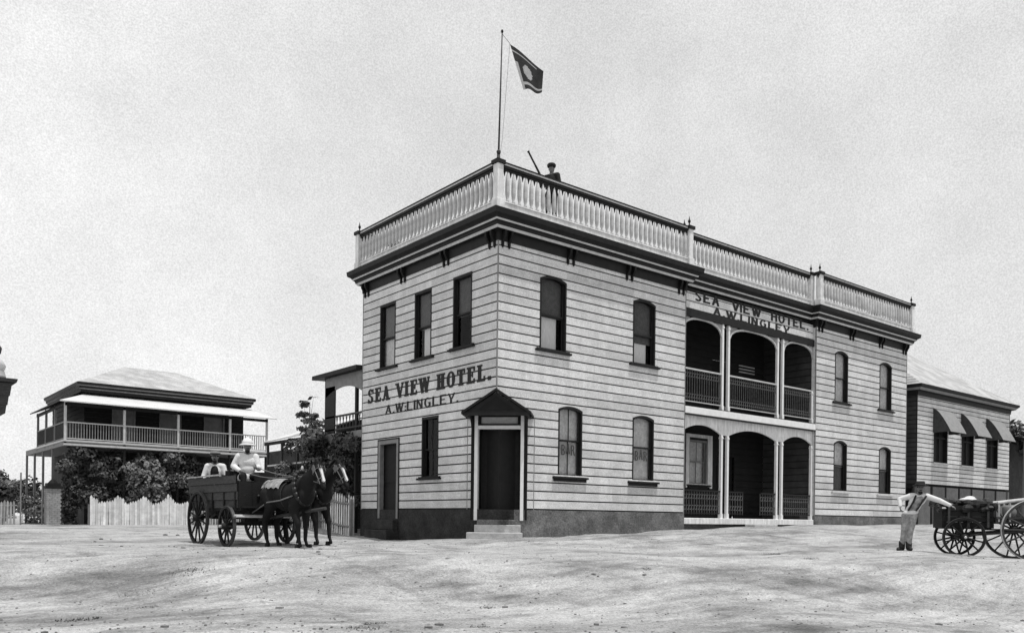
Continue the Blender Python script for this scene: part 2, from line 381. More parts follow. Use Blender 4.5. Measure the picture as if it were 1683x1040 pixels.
def boards(mb, F, u0, u1, z0, z1, sp, gap, ops=(), start=None, depth=.022, seed=0, mi=0, gmi=1):
    """horizontal boards with dark open joints, cut round the openings (u0,u1,z0,z1,rise)"""
    rr = random.Random(seed); z = z0
    while z < z1 - .02:
        zt = min(z + sp, z1); za = z + gap
        a = start(z) if start else u0
        cuts = []
        for op in ops:
            if op[2] < zt - .001 and op[3] > z + .001: cuts.append(op)
        cuts.sort()
        segs = []; cur = a
        for op in cuts:
            if op[0] > cur: segs.append((cur, op[0]))
            # strips above the arch or crown, below the sill
            if op[3] < zt:
                k = 8 if op[4] > 0 else 1
                for i in range(k):
                    ua = op[0] + (op[1] - op[0]) * i / k; ub = op[0] + (op[1] - op[0]) * (i + 1) / k
                    zb = max(za, min(arch_z(op, ua), arch_z(op, ub)))
                    if zb < zt - .004: F.box(mb, ua, ub, zb, zt, -.03, depth, mi, 1)
            elif op[4] > 0 and arch_z(op, op[0]) < zt:
                k = 8
                for i in range(k):
                    ua = op[0] + (op[1] - op[0]) * i / k; ub = op[0] + (op[1] - op[0]) * (i + 1) / k
                    zb = max(za, min(arch_z(op, ua), arch_z(op, ub)))
                    if zb < zt - .004: F.box(mb, ua, ub, zb, zt, -.03, depth, mi, 1)
            if op[2] > za:
                F.box(mb, op[0], op[1], za, min(op[2], zt), -.03, depth, mi, 1)
                F.box(mb, op[0], op[1], z, za, -.05, -.012, gmi)
            cur = op[1]
        if cur < u1: segs.append((cur, u1))
        for (p, q) in segs:
            # butt joints at random places along a board
            c = p
            while c < q - .01:
                e = q if q - c < 4.6 else min(q, c + rr.uniform(2.6, 4.4))
                tone = rr.uniform(.84, 1.1); dd = rr.uniform(-.003, .003)
                F.box(mb, c + .002, e - .002, za, zt, -.03, depth + dd, mi, tone); c = e
            F.box(mb, p, q, z, za, -.05, -.012, gmi)
        z += sp

def window(root, F, op, depth=.11, frame='dark', upper='blind', lower='curtain', sill='dark', sillw=.16, mr=.5, lowframe=None, silltop=None, curtw=None, up_open=0, mull=False):
    u0, u1, z0, z1, rise = op
    # frame: jambs and arched head lining the opening
    mb = MB(); j = .05
    F.box(mb, u0, u0 + j, z0, arch_z(op, u0) + .0, -depth, .030)
    F.box(mb, u1 - j, u1, z0, arch_z(op, u0) + .0, -depth, .030)
    k = 10
    for i in range(k):
        ua = u0 + (u1 - u0) * i / k; ub = u0 + (u1 - u0) * (i + 1) / k
        za, zb = arch_z(op, ua), arch_z(op, ub)
        poly = [(ua, za - .06), (ub, zb - .06), (ub, zb + .012), (ua, za + .012)]
        mb.prism(poly, lambda a, b, d: F.p(a, b, d), -depth, .033)
    wn = mb.build('window', frame, root)
    # sashes
    zm = z0 + (z1 - z0) * mr
    for nm, za, zb, dd in (('upper', zm, z1 - .05, -.05), ('lower', z0, zm + .04, -.075)):
        s = MB(); b = .045
        F.box(s, u0 + j, u0 + j + b, za, zb, dd - .03, dd); F.box(s, u1 - j - b, u1 - j, za, zb, dd - .03, dd)
        F.box(s, u0 + j + b, u1 - j - b, za, za + b, dd - .03, dd + .002)
        if nm == 'lower': F.box(s, u0 + j + b, u1 - j - b, zb - b, zb, dd - .03, dd + .002)
        if mull: F.box(s, (u0 + u1) / 2 - .012, (u0 + u1) / 2 + .012, za + b, zb - (b if nm == 'lower' else 0), dd - .028, dd - .004)
        s.build('sash', frame if not lowframe or nm == 'upper' else lowframe, wn)
        gl_ = MB(); top = zb - .02 if nm == 'upper' else zb - b
        gl_.add([F.p(u0 + j + b, za + b, dd - .018), F.p(u1 - j - b, za + b, dd - .018), F.p(u1 - j - b, top, dd - .018), F.p(u0 + j + b, top, dd - .018)], [(0, 1, 2, 3)])
        gl_.build('pane', 'glass', wn)
    # blind / curtain inside
    def sheet(name, za, zb, mt, ua=None, ub=None, wave=0, d=-.15):
        s = MB(); ua = u0 - .05 if ua is None else ua; ub = u1 + .05 if ub is None else ub; kk = 16
        vs = []
        for i in range(kk + 1):
            x = ua + (ub - ua) * i / kk; q = d + wave * math.sin(i * 2.3)
            vs += [F.p(x, za, q), F.p(x, zb, q)]
        s.add(vs, [(2 * i, 2 * i + 2, 2 * i + 3, 2 * i + 1) for i in range(kk)])
        s.build(name, mt, wn, smooth=wave > 0)
    if upper: sheet('blind', zm - .02 - up_open, z1 + .05, upper)
    if lower:
        if lower.startswith('curtain'):
            cw = curtw or (0, .72)
            sheet('curtain', z0 + (.0 if lower == 'curtain' else .35), zm, 'curtain', u0 + (u1 - u0) * cw[0], u0 + (u1 - u0) * cw[1], .012, -.165)
        else: sheet('blind', z0 - .02, zm, lower, d=-.16)
    s = MB()
    F.box(s, u0 - sillw, u1 + sillw, z0 - .09, z0 - .035, -.06, .12)
    F.box(s, u0 - sillw + .04, u1 + sillw - .04, z0 - .035, z0 + .004, -.10, .07, 1)
    if silltop == 'light': F.box(s, u0 - sillw + .03, u1 + sillw - .03, z0 - .17, z0 - .09, .024, .06)
    bevel(s.build('sill', [sill, 'white' if silltop == 'light' else sill], wn), .006)
    return wn

# ------------------------------------------------------------------ lettering
def glyph(ch, T, th, serif):
    """polygons of a letter, height 1; T thick stroke, th thin stroke; returns (polys, width)"""
    P = []
    def rect(x0, y0, x1, y1): P.append([(x0, y0), (x1, y0), (x1, y1), (x0, y1)])
    def seg(x0, y0, x1, y1, w_): P.append([(x0, y0), (x0 + w_, y0), (x1 + w_, y1), (x1, y1)])
    def arc(cx, cy, rx, ry, a0, a1, k=12, tt=None, tn=None):
        tt = tt or T; tn = tn or th
        for i in range(k):
            q = []
            for a in (a0 + (a1 - a0) * i / k, a0 + (a1 - a0) * (i + 1) / k):
                a = R(a); w_ = tn + (tt - tn) * abs(math.cos(a)) ** 1.3
                q.append(((cx + rx * math.cos(a), cy + ry * math.sin(a)), (cx + (rx - (tt if 1 else w_) * abs(1)) * math.cos(a) if False else cx + (rx - w_) * math.cos(a), cy + (ry - w_) * math.sin(a))))
            P.append([q[0][0], q[1][0], q[1][1], q[0][1]])
    def ser(x0, x1, y):
        if serif: rect(x0, y, x1, y + th)
    s = .07 if serif else 0
    if ch == 'I': rect(s, 0, s + T, 1); ser(0, T + 2 * s, 0); ser(0, T + 2 * s, 1 - th); W = T + 2 * s
    elif ch == 'L': rect(s, 0, s + T, 1); rect(s + T, 0, .58, th * 1.1); ser(0, T + 2 * s, 1 - th); W = .6; (rect(.58 - th, th, .58, .3) if serif else 0); ser(0, s, 0)
    elif ch == 'E':
        rect(s, 0, s + T, 1); rect(s + T, 0, .6, th * 1.1); rect(s + T, 1 - th * 1.1, .6, 1); rect(s + T, .5 - th / 2, .46, .5 + th / 2); W = .62
        if serif: rect(.6 - th, th, .6, .28); rect(.6 - th, .72, .6, 1 - th); rect(.46 - th * .8, .36, .46, .64); ser(0, s, 0); ser(0, s, 1 - th)
    elif ch == 'H':
        rect(s, 0, s + T, 1); rect(.62 - T, 0, .62, 1); rect(s + T, .5 - th / 2, .62 - T, .5 + th / 2); W = .62 + s
        for y in (0, 1 - th): ser(0, T + 2 * s, y); ser(.62 - T - s, .62 + s, y)
    elif ch == 'T':
        rect(.3 - T / 2, 0, .3 + T / 2, 1); rect(0, 1 - th * 1.1, .3 - T / 2, 1); rect(.3 + T / 2, 1 - th * 1.1, .6, 1); ser(.3 - T / 2 - s, .3 + T / 2 + s, 0); W = .6
        if serif: rect(0, .72, th, 1 - th); rect(.6 - th, .72, .6, 1 - th)
    elif ch == 'A':
        seg(s, 0, .33 - th / 2, 1, th * 1.2); seg(.66 - T, 0, .33 - T / 2, 1, T); rect(.18, .28, .5, .28 + th); W = .68
        ser(-.02, .2, 0); ser(.66 - T - s, .68 + s, 0)
    elif ch == 'V': seg(.3, 0, 0.02, 1, T); seg(.32, 0, .58, 1, th * 1.2); ser(-.05, T + .06, 1 - th); ser(.5, .74, 1 - th); W = .68
    elif ch == 'W':
        seg(.22, 0, .02, 1, T); seg(.24, 0, .42, 1, th * 1.2); seg(.56, 0, .38, 1, T); seg(.6, 0, .8, 1, th * 1.2); W = .9
        ser(-.04, T + .06, 1 - th); ser(.34, .6, 1 - th); ser(.72, .94, 1 - th)
    elif ch == 'N':
        rect(s, 0, s + th * 1.3, 1); rect(.6 - th * 1.3, 0, .6, 1); seg(.6 - T * 1.05, 0, s, 1, T); ser(-.03, .22, 0); ser(.42, .68, 1 - th); W = .66
    elif ch == 'Y': rect(.3 - T / 2, 0, .3 + T / 2, .48); seg(.3 - T / 2, .44, .0, 1, T * .9); seg(.34, .44, .54, 1, th * 1.2); ser(.3 - T / 2 - s, .3 + T / 2 + s, 0); ser(-.05, .22, 1 - th); ser(.46, .7, 1 - th); W = .64
    elif ch == 'O': arc(.33, .5, .33, .51, 0, 360, 24); W = .68
    elif ch == 'G': arc(.33, .5, .33, .51, 45, 325, 20); rect(.62 - T, .08, .62, .44); rect(.38, .40, .70 if serif else .62, .40 + th); W = .68
    elif ch == 'S':
        arc(.27, .74, .25, .27, 20, 270, 14, T * .9); arc(.27, .26, .27, .27, -160, 90, 14, T * .9); W = .58
        if serif: rect(.46, .68, .46 + th, .98); rect(.0, .02, th, .3)
    elif ch == 'B':
        rect(s, 0, s + T, 1); arc(.3, .75, .25, .26, -90, 90, 10); arc(.3, .26, .29, .27, -90, 90, 10); rect(s + T, 0, .32, th); rect(s + T, 1 - th, .32, 1); rect(s + T, .5 - th / 2, .32, .5 + th / 2); W = .62
    elif ch == 'R':
        rect(s, 0, s + T, 1); arc(.3, .74, .26, .27, -90, 90, 10); rect(s + T, 1 - th, .32, 1); rect(s + T, .47, .32, .47 + th); seg(.48, 0, .26, .5, T); W = .66
    elif ch == '.': rect(.04, 0, .04 + T * .95, T * .95); W = .14
    elif ch == ':': rect(.04, 0, .04 + T * .9, T * .9); rect(.04, .4, .04 + T * .9, .4 + T * .9); W = .14
    else: W = .34
    return P, W
def lettering(name, parent, F, text, u0, u1, z, h, d, T=.2, th=.1, serif=True, flip=False, mt='paintl', arch=0, space=.13):
    gs = [glyph(c, T, th, serif) for c in text]
    tot = sum(g_[1] for g_ in gs) + space * (len(gs) - 1)
    k = (u1 - u0) / tot; x = 0; mb = MB(); n = 0
    for ch_, (P, W) in zip(text, gs):
        if ch_ == ' ' and mb.v: mb.build(name, mt, parent); mb = MB()
        cx = (x + W / 2) / tot
        dz = arch * (1 - (2 * cx - 1) ** 2)
        for poly in P:
            n += 1
            q = []
            for a, b in poly:
                uu = u0 + (x + a) * k
                if flip: uu = u0 + u1 - uu
                q.append((uu, z + b * h + dz))
            mb.prism(q, lambda a, b, dd: F.p(a, b, dd), d - .004, d + .0015 + .0003 * (n % 6))
        x += W + space
    return mb.build(name, mt, parent)

# ------------------------------------------------------------------ the hotel
H = thing('hotel', 'two storey pale weatherboard hotel with dark cornice, rooftop balustrade and painted sea view sign', 'hotel', (0, 0, 0))
FR = Face((0, 0, 0), (1, 0, 0), (0, -1, 0)); FL = Face((0, 0, 0), (0, 1, 0), (-1, 0, 0))
A_, B_, C_, D_ = 7.64, 15.28, 22.28, 7.2
ZB, ZT = .78, 7.93
SPL = .97
opsA = [(1.46, 2.45, 5.26, 7.30, .11), (5.2, 6.21, 5.32, 7.29, .11), (2.19, 3.12, 1.77, 3.73, .10), (5.23, 6.19, 1.75, 3.73, .10)]
opsC = [(16.58, 17.54, 5.24, 7.22, .14), (20.0, 21.0, 5.25, 7.20, .14), (16.56, 17.52, 1.77, 3.73, .14), (20.02, 21.0, 1.75, 3.70, .14)]
opsL = [(1.13, 2.03, 5.34, 7.33, 0), (3.13, 4.05, 5.31, 7.29, 0), (5.15, 6.1, 5.30, 7.29, 0), (2.70, 3.58, 1.74, 3.50, 0), (4.87, 6.10, .5, 2.97, 0)]
st = lambda z: SPL if z < 3.38 else 0.0
mb = MB(); boards(mb, FR, 0, A_, ZB, ZT, .25, .038, opsA, st, seed=1)
mb.build('wall', ['board', 'gap'], H)
mb = MB(); boards(mb, FR, B_, C_, ZB, ZT, .25, .040, opsC, seed=2)
mb.build('wall', ['board', 'gap'], H)
mb = MB(); boards(mb, FL, 0, D_, ZB, ZT, .25, .038, opsL, st, seed=3)
mb.build('wall', ['board', 'gap'], H)
# side walls of the recess, rear and far end walls
FB1 = Face((A_, .0, 0), (0, 1, 0), (1, 0, 0)); FB2 = Face((B_, .0, 0), (0, 1, 0), (-1, 0, 0))
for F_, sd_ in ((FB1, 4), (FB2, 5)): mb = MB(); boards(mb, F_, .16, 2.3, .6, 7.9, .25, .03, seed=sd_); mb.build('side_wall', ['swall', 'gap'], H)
for F_ in (FB1, FB2): mb = MB(); F_.box(mb, .03, .16, .6, 7.9, -.03, .022); mb.build('wall_return', 'board', H)
mb = MB(); boards(mb, Face((C_, 0, 0), (0, 1, 0), (1, 0, 0)), .0, D_, ZB, ZT, .25, .03, seed=6); boards(mb, Face((0, D_, 0), (1, 0, 0), (0, 1, 0)), .0, C_, ZB, ZT, .25, .03, seed=7)
mb.build('wall', ['board', 'gap'], H)
# corner boards
mb = MB()
for (x, y, z0) in ((0, 0, 3.4), (A_, 0, ZB), (B_, 0, ZB), (C_, 0, ZB), (0, D_, ZB)):
    sx = -1 if x in (0, B_) else 1
    e = .03
    if x == 0 and y == 0: mb.box((-e, -e, z0 + .02), (.0, .0, ZT)); 
    elif y == 0: mb.box((x - (.0 if sx > 0 else e), -e, z0), (x + (e if sx > 0 else .0), .0, ZT))
    else: mb.box((-e, y, z0), (0, y + e, ZT))
mb.build('corner_trim', 'mid', H)
# plinth
mb = MB(); pz = -1.2
pts = [(-.035, D_), (-.035, SPL - .02), (SPL - .02, -.035), (A_, -.035), (A_, .8), (0.9, .9), (.5, D_)]
pts = [(SPL - .2, SPL - .81), (SPL, -.035), (A_ + .03, -.035), (A_ + .03, .6), (SPL - .2, .6)]
mb.prism(pts, lambda a, b, d: Vector((a, b, d)), pz, ZB)
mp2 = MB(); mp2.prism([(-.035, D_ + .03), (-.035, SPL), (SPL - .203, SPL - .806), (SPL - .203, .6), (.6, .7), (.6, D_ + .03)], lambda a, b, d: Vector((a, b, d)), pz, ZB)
mp2.build('plinth', 'plinthd', H)  # left side takes the shade-darkened plinth colour
mb.build('plinth', 'plinth', H)
mb = MB(); mb.box((B_ - .03, -.035, -.5), (C_ + .035, .6, ZB)); mb.box((A_ + .031, .3, -.5), (B_ - .031, .8, .42)); mb.box((C_ - .5, .6, -.5), (C_ + .035, D_, ZB)); mb.build('plinth', 'plinth', H)
# windows
for i, op in enumerate(opsA):
    if i == 0: window(H, FR, op, upper='blind', lower='curtain', curtw=(.0, .78), mr=.46)
    if i == 1: window(H, FR, op, upper='blind', lower='curtain', curtw=(.0, .78), mr=.44, up_open=.2)
    if i > 1:
        wn = window(H, FR, op, upper='blind2', lower='blind2', sill='dark', silltop='light', mr=.5, mull=(i == 2), sillw=.2)
        lettering('lettering', wn, FR, 'BAR', op[0] + .2, op[1] - .2, 2.32, .3, -.06, .2, .1, False, mt='letter', arch=.08)
for i, op in enumerate(opsC):
    window(H, FR, op, upper='blind2', lower='blind' if i > 1 else 'blind2', mr=.46 if i < 2 else .5, sill='dark' if i < 2 else 'light', sillw=.17)
for i, op in enumerate(opsL[:4]):
    window(H, FL, op, upper='blind' if i < 3 else None, lower=[None, 'curtain', 'blind2', None][i], curtw=(.0, .72), mr=.45, sill='darker', mull=(i == 3))
# side door on the shaded wall
op = opsL[4]
mb = MB()
FL.box(mb, op[0], op[0] + .12, .5, 2.97, -.1, .045, 0); FL.box(mb, op[1] - .12, op[1], .5, 2.97, -.1, .045, 0); FL.box(mb, op[0] + .12, op[1] - .12, 2.85, 2.97, -.1, .045, 0)
for a, b in ((op[0] - .035, op[0]), (op[1], op[1] + .035)): FL.box(mb, a, b, .5, 3.0, -.02, .05, 1)
FL.box(mb, op[0] - .035, op[1] + .035, 2.97, 3.01, -.02, .052, 1)
dr = mb.build('side_door', ['mid', 'darker'], H)
mb = MB(); FL.box(mb, op[0] + .12, op[1] - .12, .5, 2.85, -.16, -.12); FL.box(mb, op[0] + .2, op[1] - .2, .7, 1.5, -.12, -.10); FL.box(mb, op[0] + .2, op[1] - .2, 1.65, 2.7, -.12, -.10); mb.build('door_panel', 'darker', dr)
mb = MB(); mb.ell(FL.p(op[0] + .22, 1.55, -.09), (.03, .03, .03), n=8); mb.build('handle', 'brass', dr)
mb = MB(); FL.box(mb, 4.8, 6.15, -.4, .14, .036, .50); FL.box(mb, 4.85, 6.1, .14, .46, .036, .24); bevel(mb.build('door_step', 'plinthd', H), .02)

# splayed corner entrance under the little gabled hood
dg_ = Vector((-1, -1, 0)).normalized(); du = Vector((1, -1, 0)).normalized()
FD = Face(((SPL) / 2, (SPL) / 2, 0), du, dg_)
hw = SPL * math.sqrt(2) / 2
mb = MB()
for s_ in (-1, 1):
    a, b = sorted((s_ * hw, s_ * (hw - .10)))
    FD.box(mb, a + .005, b - .005, .48, 3.36, -.25, .035)
FD.box(mb, -hw + .1, hw - .1, 2.98, 3.07, -.12, .05)
dc = mb.build('entrance', 'lwhite', H)
mb = MB()
for s_ in (-1, 1):
    a, b = sorted((s_ * (hw + .0), s_ * (hw + .09))); FD.box(mb, a, b, .5, 3.36, -.2, .02)
FD.box(mb, -hw + .1, hw - .1, 3.07, 3.12, -.16, .02); FD.box(mb, -hw + .1, hw - .1, 3.31, 3.40, -.16, .02)
for s_ in (-1, 1):
    a, b = sorted((s_ * (hw - .10), s_ * (hw - .18))); FD.box(mb, a, b, 3.12, 3.31, -.14, .018)
mb.build('door_frame', 'darker', dc)
mb = MB(); FD.box(mb, -hw + .18, hw - .18, 3.12, 3.31, -.12, -.06); mb.build('fanlight', 'light', dc)
mb = MB()
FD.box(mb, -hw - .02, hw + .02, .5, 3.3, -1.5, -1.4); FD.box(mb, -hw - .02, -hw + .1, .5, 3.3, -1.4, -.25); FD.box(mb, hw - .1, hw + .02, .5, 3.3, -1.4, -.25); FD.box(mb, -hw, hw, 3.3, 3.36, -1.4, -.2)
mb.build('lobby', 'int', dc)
for s_ in (-1, 1):
    mb = MB(); a, b = sorted((s_ * .01, s_ * (hw - .12))); FD.box(mb, a, b, .6, 2.98, -.55, -.5)
    q0, q1 = a + .08, b - .08
    for za, zb in ((.75, 1.35), (1.5, 2.15), (2.3, 2.85)): FD.box(mb, q0, q1, za, zb, -.5, -.485)
    dd = mb.build('door', 'dark', dc)
    mb = MB(); mb.ell(FD.p(s_ * .09, 1.5, -.47), (.03, .03, .03), n=8); mb.build('handle', 'brass', dd)
mb = MB(); FD.box(mb, -hw + .02, hw - .02, .35, .6, -1.4, .02); mb.build('threshold', 'plinth', dc)
# hood: gable roof running back into the corner
mb = MB(); apex, eav, hwid = 3.98, 3.36, .93
for s_ in (-1, 1):
    vs = [FD.p(0, apex, .82), FD.p(s_ * hwid, eav, .82), FD.p(s_ * hwid, eav, -.25), FD.p(0, apex, -.25)]
    vs2 = [v - Vector((0, 0, .07)) for v in vs]
    mb.add(vs + vs2, [(0, 1, 2, 3), (4, 7, 6, 5), (0, 4, 5, 1), (1, 5, 6, 2), (2, 6, 7, 3)])
hd = mb.build('door_hood', 'dark', H)
mb = MB(); mb.prism([(-.84, eav - .02), (.84, eav - .02), (0, apex - .11)], lambda a, b, d: FD.p(a, b, d), .70, .76); FD.box(mb, -.88, .88, eav - .10, eav - .02, .68, .80)
for s_ in (-1, 1):
    a, b = sorted((s_ * .86, s_ * .78)); FD.box(mb, a, b, eav - .10, eav - .02, -.1, .68)
mb.build('gable_panel', 'dark', hd)
mb = MB(); mb.prism([(-.5, eav + .05), (.5, eav + .05), (0, apex - .2)], lambda a, b, d: FD.p(a, b, d), .755, .77); mb.build('panel_moulding', 'darker', hd)
for s_ in (-1, 1):
    mb = MB()
    for i in range(5):
        a0 = R(90 * i / 5); a1 = R(90 * (i + 1) / 5)
        p = FD.p(s_ * .74, eav - .55 + .5 * math.sin(a0), .05 + .6 * (1 - math.cos(a0))); q = FD.p(s_ * .74, eav - .55 + .5 * math.sin(a1), .05 + .6 * (1 - math.cos(a1)))
        mb.tube(p, q, .025, n=6)
    mb.build('hood_bracket', 'darker', hd)
# soffit over the splay
mb = MB(); mb.prism([(0.0, 0.0), (SPL + .1, 0.0), (0.0, SPL + .1)], lambda a, b, d: Vector((a, b, d)), 3.37, 3.41); mb.build('soffit', 'mid', H)
# entrance steps (stone)
mb = MB()
FD.box(mb, -.62, .62, -.5, .36, .0, .34); FD.box(mb, -.78, .70, -.5, .155, .34, .70)
bevel(mb.build('entrance_step', 'step', H), .018, 2)
mb = MB(); FD.box(mb, -.58, .55, .36, .50, .0, .12); bevel(mb.build('entrance_step', 'plinth', H), .01)
# thin vertical cover strips beside the entrance
mb = MB(); FR.box(mb, 1.30, 1.318, ZB, 3.3, .0, .03); FL.box(mb, 1.25, 1.268, ZB, 3.3, .0, .03); mb.build('cover_strip', 'mid', H)

# cornice sweep
def sweep(mb, path, prof, mis, ends=True):
    n = len(path); dirs = []
    for i in range(n - 1): d = Vector((path[i + 1][0] - path[i][0], path[i + 1][1] - path[i][1])).normalized(); dirs.append(Vector((d.y, -d.x)))
    rows = []
    for i in range(n):
        if i == 0: mvec = dirs[0]
        elif i == n - 1: mvec = dirs[-1]
        else:
            a, b = dirs[i - 1], dirs[i]; s_ = (a + b); mvec = s_ / max(.2, (1 + a.dot(b)))
        rows.append([Vector((path[i][0] + mvec.x * o, path[i][1] + mvec.y * o, z)) for o, z in prof])
    for i in range(n - 1):
        for k in range(len(prof) - 1):
            mb.add([rows[i][k], rows[i + 1][k], rows[i + 1][k + 1], rows[i][k + 1]], [(0, 1, 2, 3)], mis[k])
    if ends: mb.add(rows[0], [tuple(range(len(prof)))], 0); mb.add(rows[-1], [tuple(range(len(prof)))[::-1]], 0)
prof = [(0, 7.92), (.05, 7.92), (.055, 8.17), (.17, 8.19), (.20, 8.235), (.215, 8.25), (.24, 8.33), (.285, 8.355), (.31, 8.395), (.325, 8.43), (.39, 8.47), (.42, 8.49), (.435, 8.60), (.44, 8.63), (.0, 8.66)]
mis = [0, 0, 0, 1, 1, 0, 0, 1, 0, 0, 0, 0, 0, 2]
path = [(1.2, D_), (0, D_), (0, 0), (A_, 0), (A_, .3), (B_, .3), (B_, 0), (C_, 0), (C_, D_), (C_ - 1.2, D_)]
mb = MB(); sweep(mb, path, prof, mis); mb.build('cornice', ['dark', 'light', 'dark'], H)
mb = MB(); mb.box((.01, .31, 8.55), (C_ - .01, D_ - .01, 8.64)); mb.box((.01, .01, 8.551), (A_ - .01, .31, 8.641)); mb.box((B_ + .01, .01, 8.551), (C_ - .01, .31, 8.641)); mb.build('roof_deck', 'mid', H)
# console brackets
def bracket(F, u):
    for o in (-.11, .11):
        mb = MB()
        poly = [(0.02, 7.79), (.05, 7.77), (.08, 7.82), (.07, 7.88), (.13, 7.95), (.19, 8.05), (.20, 8.17), (.02, 8.17)]
        mb.prism(poly, lambda a, b, d: F.p(u + o + d, b, a), -.038, .038)
        mb.ell(F.p(u + o, 7.77, .05), (.028, .028, .04), n=8)
        bevel(mb.build('bracket', 'darker', H), .008)
for u in (.22, 2.58, 5.0, 7.40, 15.52, 17.76, 20.05, 22.05): bracket(FR, u)
for u in (.22, 2.38, 4.71, 6.95): bracket(FL, u)

# balustrade round the roof
BO = .13; Z0, Z1 = 8.92, 9.74
bal = MB()
bal.lathe((0, 0, 0), [(.05, 0), (.055, .05), (.028, .09), (.05, .16), (.06, .27), (.06, .42), (.056, .55), (.045, .66), (.028, .74), (.016, .82)], 8)
M['baluster'] = mat('weathered baluster paint', .5, .75, .3, 3, var2=.2)
bproto = bal.build('baluster', 'baluster', None, smooth=True); nb = [0]; restb = MB(); first = True
brest = bal
def balustrade(p, q, sect, panel=True, post0=True, post1=True):
    global first
    p = Vector((p[0], p[1], 0)); q = Vector((q[0], q[1], 0)); d = (q - p).normalized(); Ln = (q - p).length
    F = Face(p, d, Vector((d.y, -d.x, 0)))
    mb = MB(); F.box(mb, .0, Ln, 8.67, 8.90, -.03, .03); F.box(mb, .0, Ln, 8.895, 8.93, -.05, .05)
    sec = mb.build('balustrade', 'white', H)
    mb = MB(); F.box(mb, 0, Ln, 9.91, 9.945, -.075, .075, 0); F.box(mb, 0, Ln, 9.865, 9.91, -.06, .06, 1); F.box(mb, 0, Ln, 9.80, 9.865, -.05, .05, 0); F.box(mb, 0, Ln, 9.735, 9.80, -.02, .02, 0)
    mb.build('handrail', ['dark', 'light'], sec)
    k = int(Ln / .205); mb = MB()
    for i in range(k + 1):
        u = i * Ln / k; w_ = .062
        if .04 < u < Ln - .04: mb.prism([(u - w_, 9.80), (u + w_, 9.80), (u + .02, 9.68), (u, 9.60), (u - .02, 9.68)], lambda a, b, dd: F.p(a, b, dd), -.012, .012)
    mb.build('fretwork', 'dark', sec)
    for i in range(k):
        c = p + d * ((i + .5) * Ln / k)
        if nb[0] < 100 and panel:
            if first: o = bproto; o.parent = sec; o.location = (c.x, c.y, Z0); first = False
            else:
                o = bproto.copy(); sc.collection.objects.link(o); o.parent = sec; o.location = (c.x, c.y, Z0)
            nb[0] += 1
        else:
            restb.add([Vector(v) + Vector((c.x, c.y, Z0)) for v in bal.v], bal.f)
    return sec
def bpost(x, y, fin=True, wd=.10):
    mb = MB(); mb.box((x - wd, y - wd, 8.67), (x + wd, y + wd, 9.86)); mb.box((x - wd - .03, y - wd - .03, 8.67), (x + wd + .03, y + wd + .03, 8.93))
    po = bevel(mb.build('post', 'white', H), .01)
    mb = MB(); mb.box((x - wd - .04, y - wd - .04, 9.86), (x + wd + .04, y + wd + .04, 9.96)); mb.lathe((x, y, 9.96), [(.07, 0), (.05, .03), (.02, .07), (.02, .11), (.045, .15), (.045, .19), (.02, .23), (.006, .33)], 8)
    mb.build('finial', 'dark', po)
balustrade((-BO, D_ + BO), (-BO, -BO), 'L'); balustrade((-BO, -BO), (A_ + BO, -BO), 'A')
balustrade((A_ + BO, .3 - BO), (B_ - BO, .3 - BO), 'B'); balustrade((B_ - BO, -BO), (C_ + BO, -BO), 'C')
balustrade((3.2, D_ + BO), (-BO, D_ + BO), 'r', False); balustrade((C_ + BO, -BO), (C_ + BO, D_ + BO), 'r', False)
tag(restb.build('baluster', 'baluster', H, smooth=True), kind='stuff')
for x, y in ((-BO, D_ + BO), (-BO, -BO), (A_ + BO - .12, -BO), (A_ + BO, .3 - BO), (B_ - BO, .3 - BO), (B_ - BO + .12, -BO), (C_ + BO, -BO)): bpost(x, y)

# recessed two storey verandah
TV = .12
FV = Face((0, TV, 0), (1, 0, 0), (0, -1, 0))
mb = MB(); boards(mb, FV, A_ + .035, B_ - .035, 7.43, 7.99, .25, .03, seed=9); mb.build('sign_board', ['board', 'gap'], H)
lettering('lettering', H, FV, 'SEA  VIEW  HOTEL.', 8.25, 14.85, 7.745, .33, .034, .18, .15, False)
lettering('lettering', H, FV, 'A.W.LINGLEY', 9.2, 13.65, 7.44, .25, .034, .17, .14, False)
lettering('lettering', H, FL, 'SEA VIEW HOTEL.', .30, 6.83, 4.24, .46, .034, .24, .11, True, flip=True)
lettering('lettering', H, FL, 'A.W:LINGLEY.', 1.75, 5.70, 3.80, .28, .034, .16, .10, False, flip=True)
FW = Face((0, 2.3, 0), (1, 0, 0), (0, -1, 0))
bops = [(10.7, 11.75, 1.9, 3.5, 0), (12.3, 13.4, .63, 3.0, 0), (9.6, 10.4, .63, 3.0, 0), (9.3, 10.4, 4.2, 6.6, 0), (12.0, 13.1, 4.2, 6.6, 0)]
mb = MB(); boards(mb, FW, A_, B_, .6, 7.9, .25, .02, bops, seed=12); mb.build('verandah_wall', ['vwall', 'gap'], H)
for op in bops[1:]:
    mb = MB(); FW.box(mb, op[0], op[1], op[2], op[3], -.12, -.06); 
    for k in (.15, .55): FW.box(mb, op[0] + .12, op[1] - .12, op[2] + (op[3] - op[2]) * k, op[2] + (op[3] - op[2]) * (k + .3), -.06, -.045)
    mb.build('inner_door', 'darker', H)
wn = window(H, FW, bops[0], frame='mid', upper='blind2', lower='blind2', sill='dark', silltop='light', mull=True)
mb = MB(); FW.box(mb, 11.76, 12.02, 1.75, 3.6, .024, .06); FW.box(mb, 10.5, 12.02, 3.6, 3.72, .024, .06); FW.box(mb, 10.5, 10.69, 1.75, 3.6, .024, .06); mb.build('casing', 'white', wn)
mb = MB()
for k in range(3): FW.box(mb, 13.6, 14.6, 6.3 + .12 * k, 6.34 + .12 * k, .03, .06)
mb.build('louvre', 'light', H)
